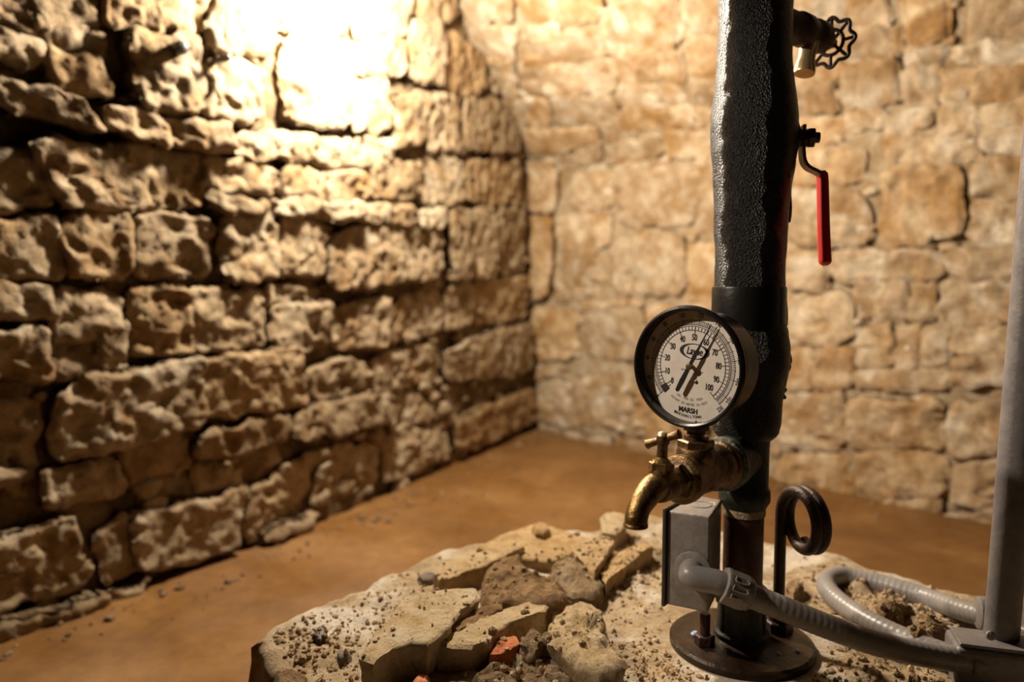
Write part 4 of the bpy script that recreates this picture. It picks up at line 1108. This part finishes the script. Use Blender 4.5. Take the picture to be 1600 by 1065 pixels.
# elbow root on the front face
e0 = Vector((*bx[0], 0)).lerp(Vector((*bx[3], 0)), .62); e0.z = float(at_y(1090, 890, e0.y)[2])
MB().add(lathe(e0 - nf * .001, nf, [(.0200, 0), (.0200, .0018), (.0188, .0026)], 40)).build('elbow_washer', M['box_grey'], jb)
nutc = Vector(at_y(1152, 922, .745)); ndir = (Vector(at_y(1230, 953, .742)) - Vector(at_y(1152, 922, .745))).normalized()
E = smooth_path([e0 - nf * .001, e0 + nf * .008, e0 + nf * .014 + ad * .004 - Vector((0, 0, .002)), nutc - ndir * .024, nutc - ndir * .012], 8)
MB().add(tube(E, .0128, 24)).build('elbow', M['pvc'], jb, True, 60)
nb = MB().add(lathe(nutc - ndir * .0165, ndir, [(.0150, 0), (.0190, .0006), (.0194, .003), (.0188, .005), (.0190, .022), (.0175, .028), (.0150, .031), (.0135, .031)], 10, True, .2))
nb.build('elbow_nut', M['pvc'], jb, True, 30)
xx, yy, aa = frame_from(ndir)
vd = (Vector((0, 0, CAMZ)) - nutc).normalized(); fr_ = (vd - ndir * vd.dot(ndir)).normalized(); sd = ndir.cross(fr_).normalized()
em = MB()
def eml(pts):
    P = []
    for l, w_ in pts:
        d_ = (fr_ * math.cos(w_) + sd * math.sin(w_)); P.append(nutc - ndir * .0165 + ndir * l + d_ * .0192)
    em.add(tube(smooth_path(P, 4), .0009, 8))
eml([(.007, -.75), (.007, -.45), (.018, -.45), (.021, -.60), (.018, -.75)])
eml([(.006, -.22), (.006, .05), (.018, .05), (.021, -.08), (.019, -.22)])
eml([(.006, .28), (.006, .55)]); eml([(.006, .42), (.018, .42)])
em.build('embossed_mark', M['pvc'], jb)['label'] = 'raised moulded hook marks'

# ------------------------------------------------------------------ flexible conduits
def ribbed(P, r, name, mat, label):
    L = [0.0]
    for a, b_ in zip(P[:-1], P[1:]): L.append(L[-1] + (b_ - a).length)
    tot = L[-1]; n = int(tot / .00125); out = []
    for i in range(n + 1):
        s = tot * i / n; k = max(0, min(len(P) - 2, int(np.searchsorted(L, s)) - 1)); t = (s - L[k]) / max(1e-9, L[k + 1] - L[k]); out.append(P[k].lerp(P[k + 1], t))
    mb = MB().add(tube(out, lambda t: r * (1 + .010 * math.sin(t * tot / .0075 * 2 * math.pi)), 22))
    # origin at its first point
    root = link_mesh(name, [tuple(v) for v in mb.v], mb.f, mat, None, True, 60)
    o = out[len(out) // 2]; b0 = Vector((o.x, o.y, o.z - r)); root.data.transform(Matrix.Translation(-b0)); root.location = b0
    return tag(root, label, 'conduit')
fc = [nutc + ndir * .008, nutc + ndir * .016, Vector(at_y(1230, 953, .742)), Vector(at_y(1300, 981, .742)), Vector(at_y(1370, 1005, .742)), Vector(at_y(1450, 1023, .742)), Vector(at_y(1528, 1034, .742))]
ribbed(smooth_path(fc, 10), .0128, 'flexible_conduit', M['pvc'], 'grey flexible conduit running from the box elbow to the upright pipe in front')
def cz(px, py, z=.0135): return Vector(at_z(px, py, z))
bc = [cz(1545, 965, .030), cz(1500, 952, .022), cz(1450, 934), cz(1400, 918), cz(1355, 906), cz(1318, 899, .015), cz(1293, 906, .016), cz(1296, 924, .015), cz(1325, 950), cz(1370, 977), cz(1420, 1000), cz(1475, 1021), cz(1530, 1037, .0135)]
ribbed(smooth_path(bc, 10), .0124, 'flexible_conduit', M['pvc'], 'grey flexible conduit lying in a hairpin loop on the plinth behind')

# ------------------------------------------------------------------ upright conduit and its body on the right
up0 = Vector(at_y(1566, 975, .755)); 
upr = thing('upright_conduit', (up0.x, up0.y, 0.0), 'tall grey conduit pipe at the right edge standing on a conduit body', 'pipe')
topd = (Vector(at_y(1625, 250, .755)) - up0).normalized()
MB().add(lathe(up0 - topd * .05, topd, [(.0164, 0), (.0164, .9)], 36)).build('upright_pipe', M['pvc_dark'], upr)
MB().add(lathe(up0 - topd * .055, topd, [(.0215, 0), (.0225, .004), (.0225, .026), (.0205, .034), (.0180, .037)], 32)).build('pipe_hub', M['pvc_dark'], upr)
MB().add(box((.514, .744, .013), .10, .05, .054, .006, -.3)).build('conduit_body', M['pvc_dark'], upr)
MB().add(box((.514, .744, .0415), .092, .042, .004, .0016, -.3)).build('body_cover', M['pvc_dark'], upr)
MB().add(lathe(Vector(at_y(1524, 1033, .742)) - Vector((.010, 0, 0)), (1, .02, 0), [(.0150, 0), (.0165, .002), (.0165, .018), (.0150, .02)], 24)).build('side_hub', M['pvc_dark'], upr)
h2 = Vector(at_y(1532, 956, .83))
MB().add(lathe(h2 + Vector((-.005, 0, 0)), (.95, -.3, -.05), [(.0150, 0), (.0185, .002), (.0190, .006), (.0190, .024), (.0165, .03)], 24)).build('rear_hub', M['pvc'], upr)
MB().add(box((h2.x + .035, h2.y - .02, .018), .05, .09, .045, .006, .12)).build('rear_arm', M['pvc_dark'], upr)
MB().add(lathe(Vector(at_y(1546, 992, .722)), (0, -1, .2), [(.0045, 0), (.0045, .003), (.0025, .0045)], 14)).build('hub_glint', M['pvc'], upr)  # a bright glint by the pipe hub, modelled as a pale knob
# capped stub behind it at the frame's edge
sb = Vector(at_y(1614, 945, .90)); ztop = float(at_y(1614, 757, .90)[2])
stub = thing('capped_stub', (sb.x, sb.y, 0.0), 'short round topped grey pipe stub behind the upright conduit at the right edge', 'pipe')
MB().add(lathe((sb.x, sb.y, -.01), (0, 0, 1), [(.0135, 0), (.0135, ztop - .012), (.0115, ztop - .002), (.006, ztop + .006), (.001, ztop + .009)], 26)).build('stub_pipe', M['pvc'], stub)
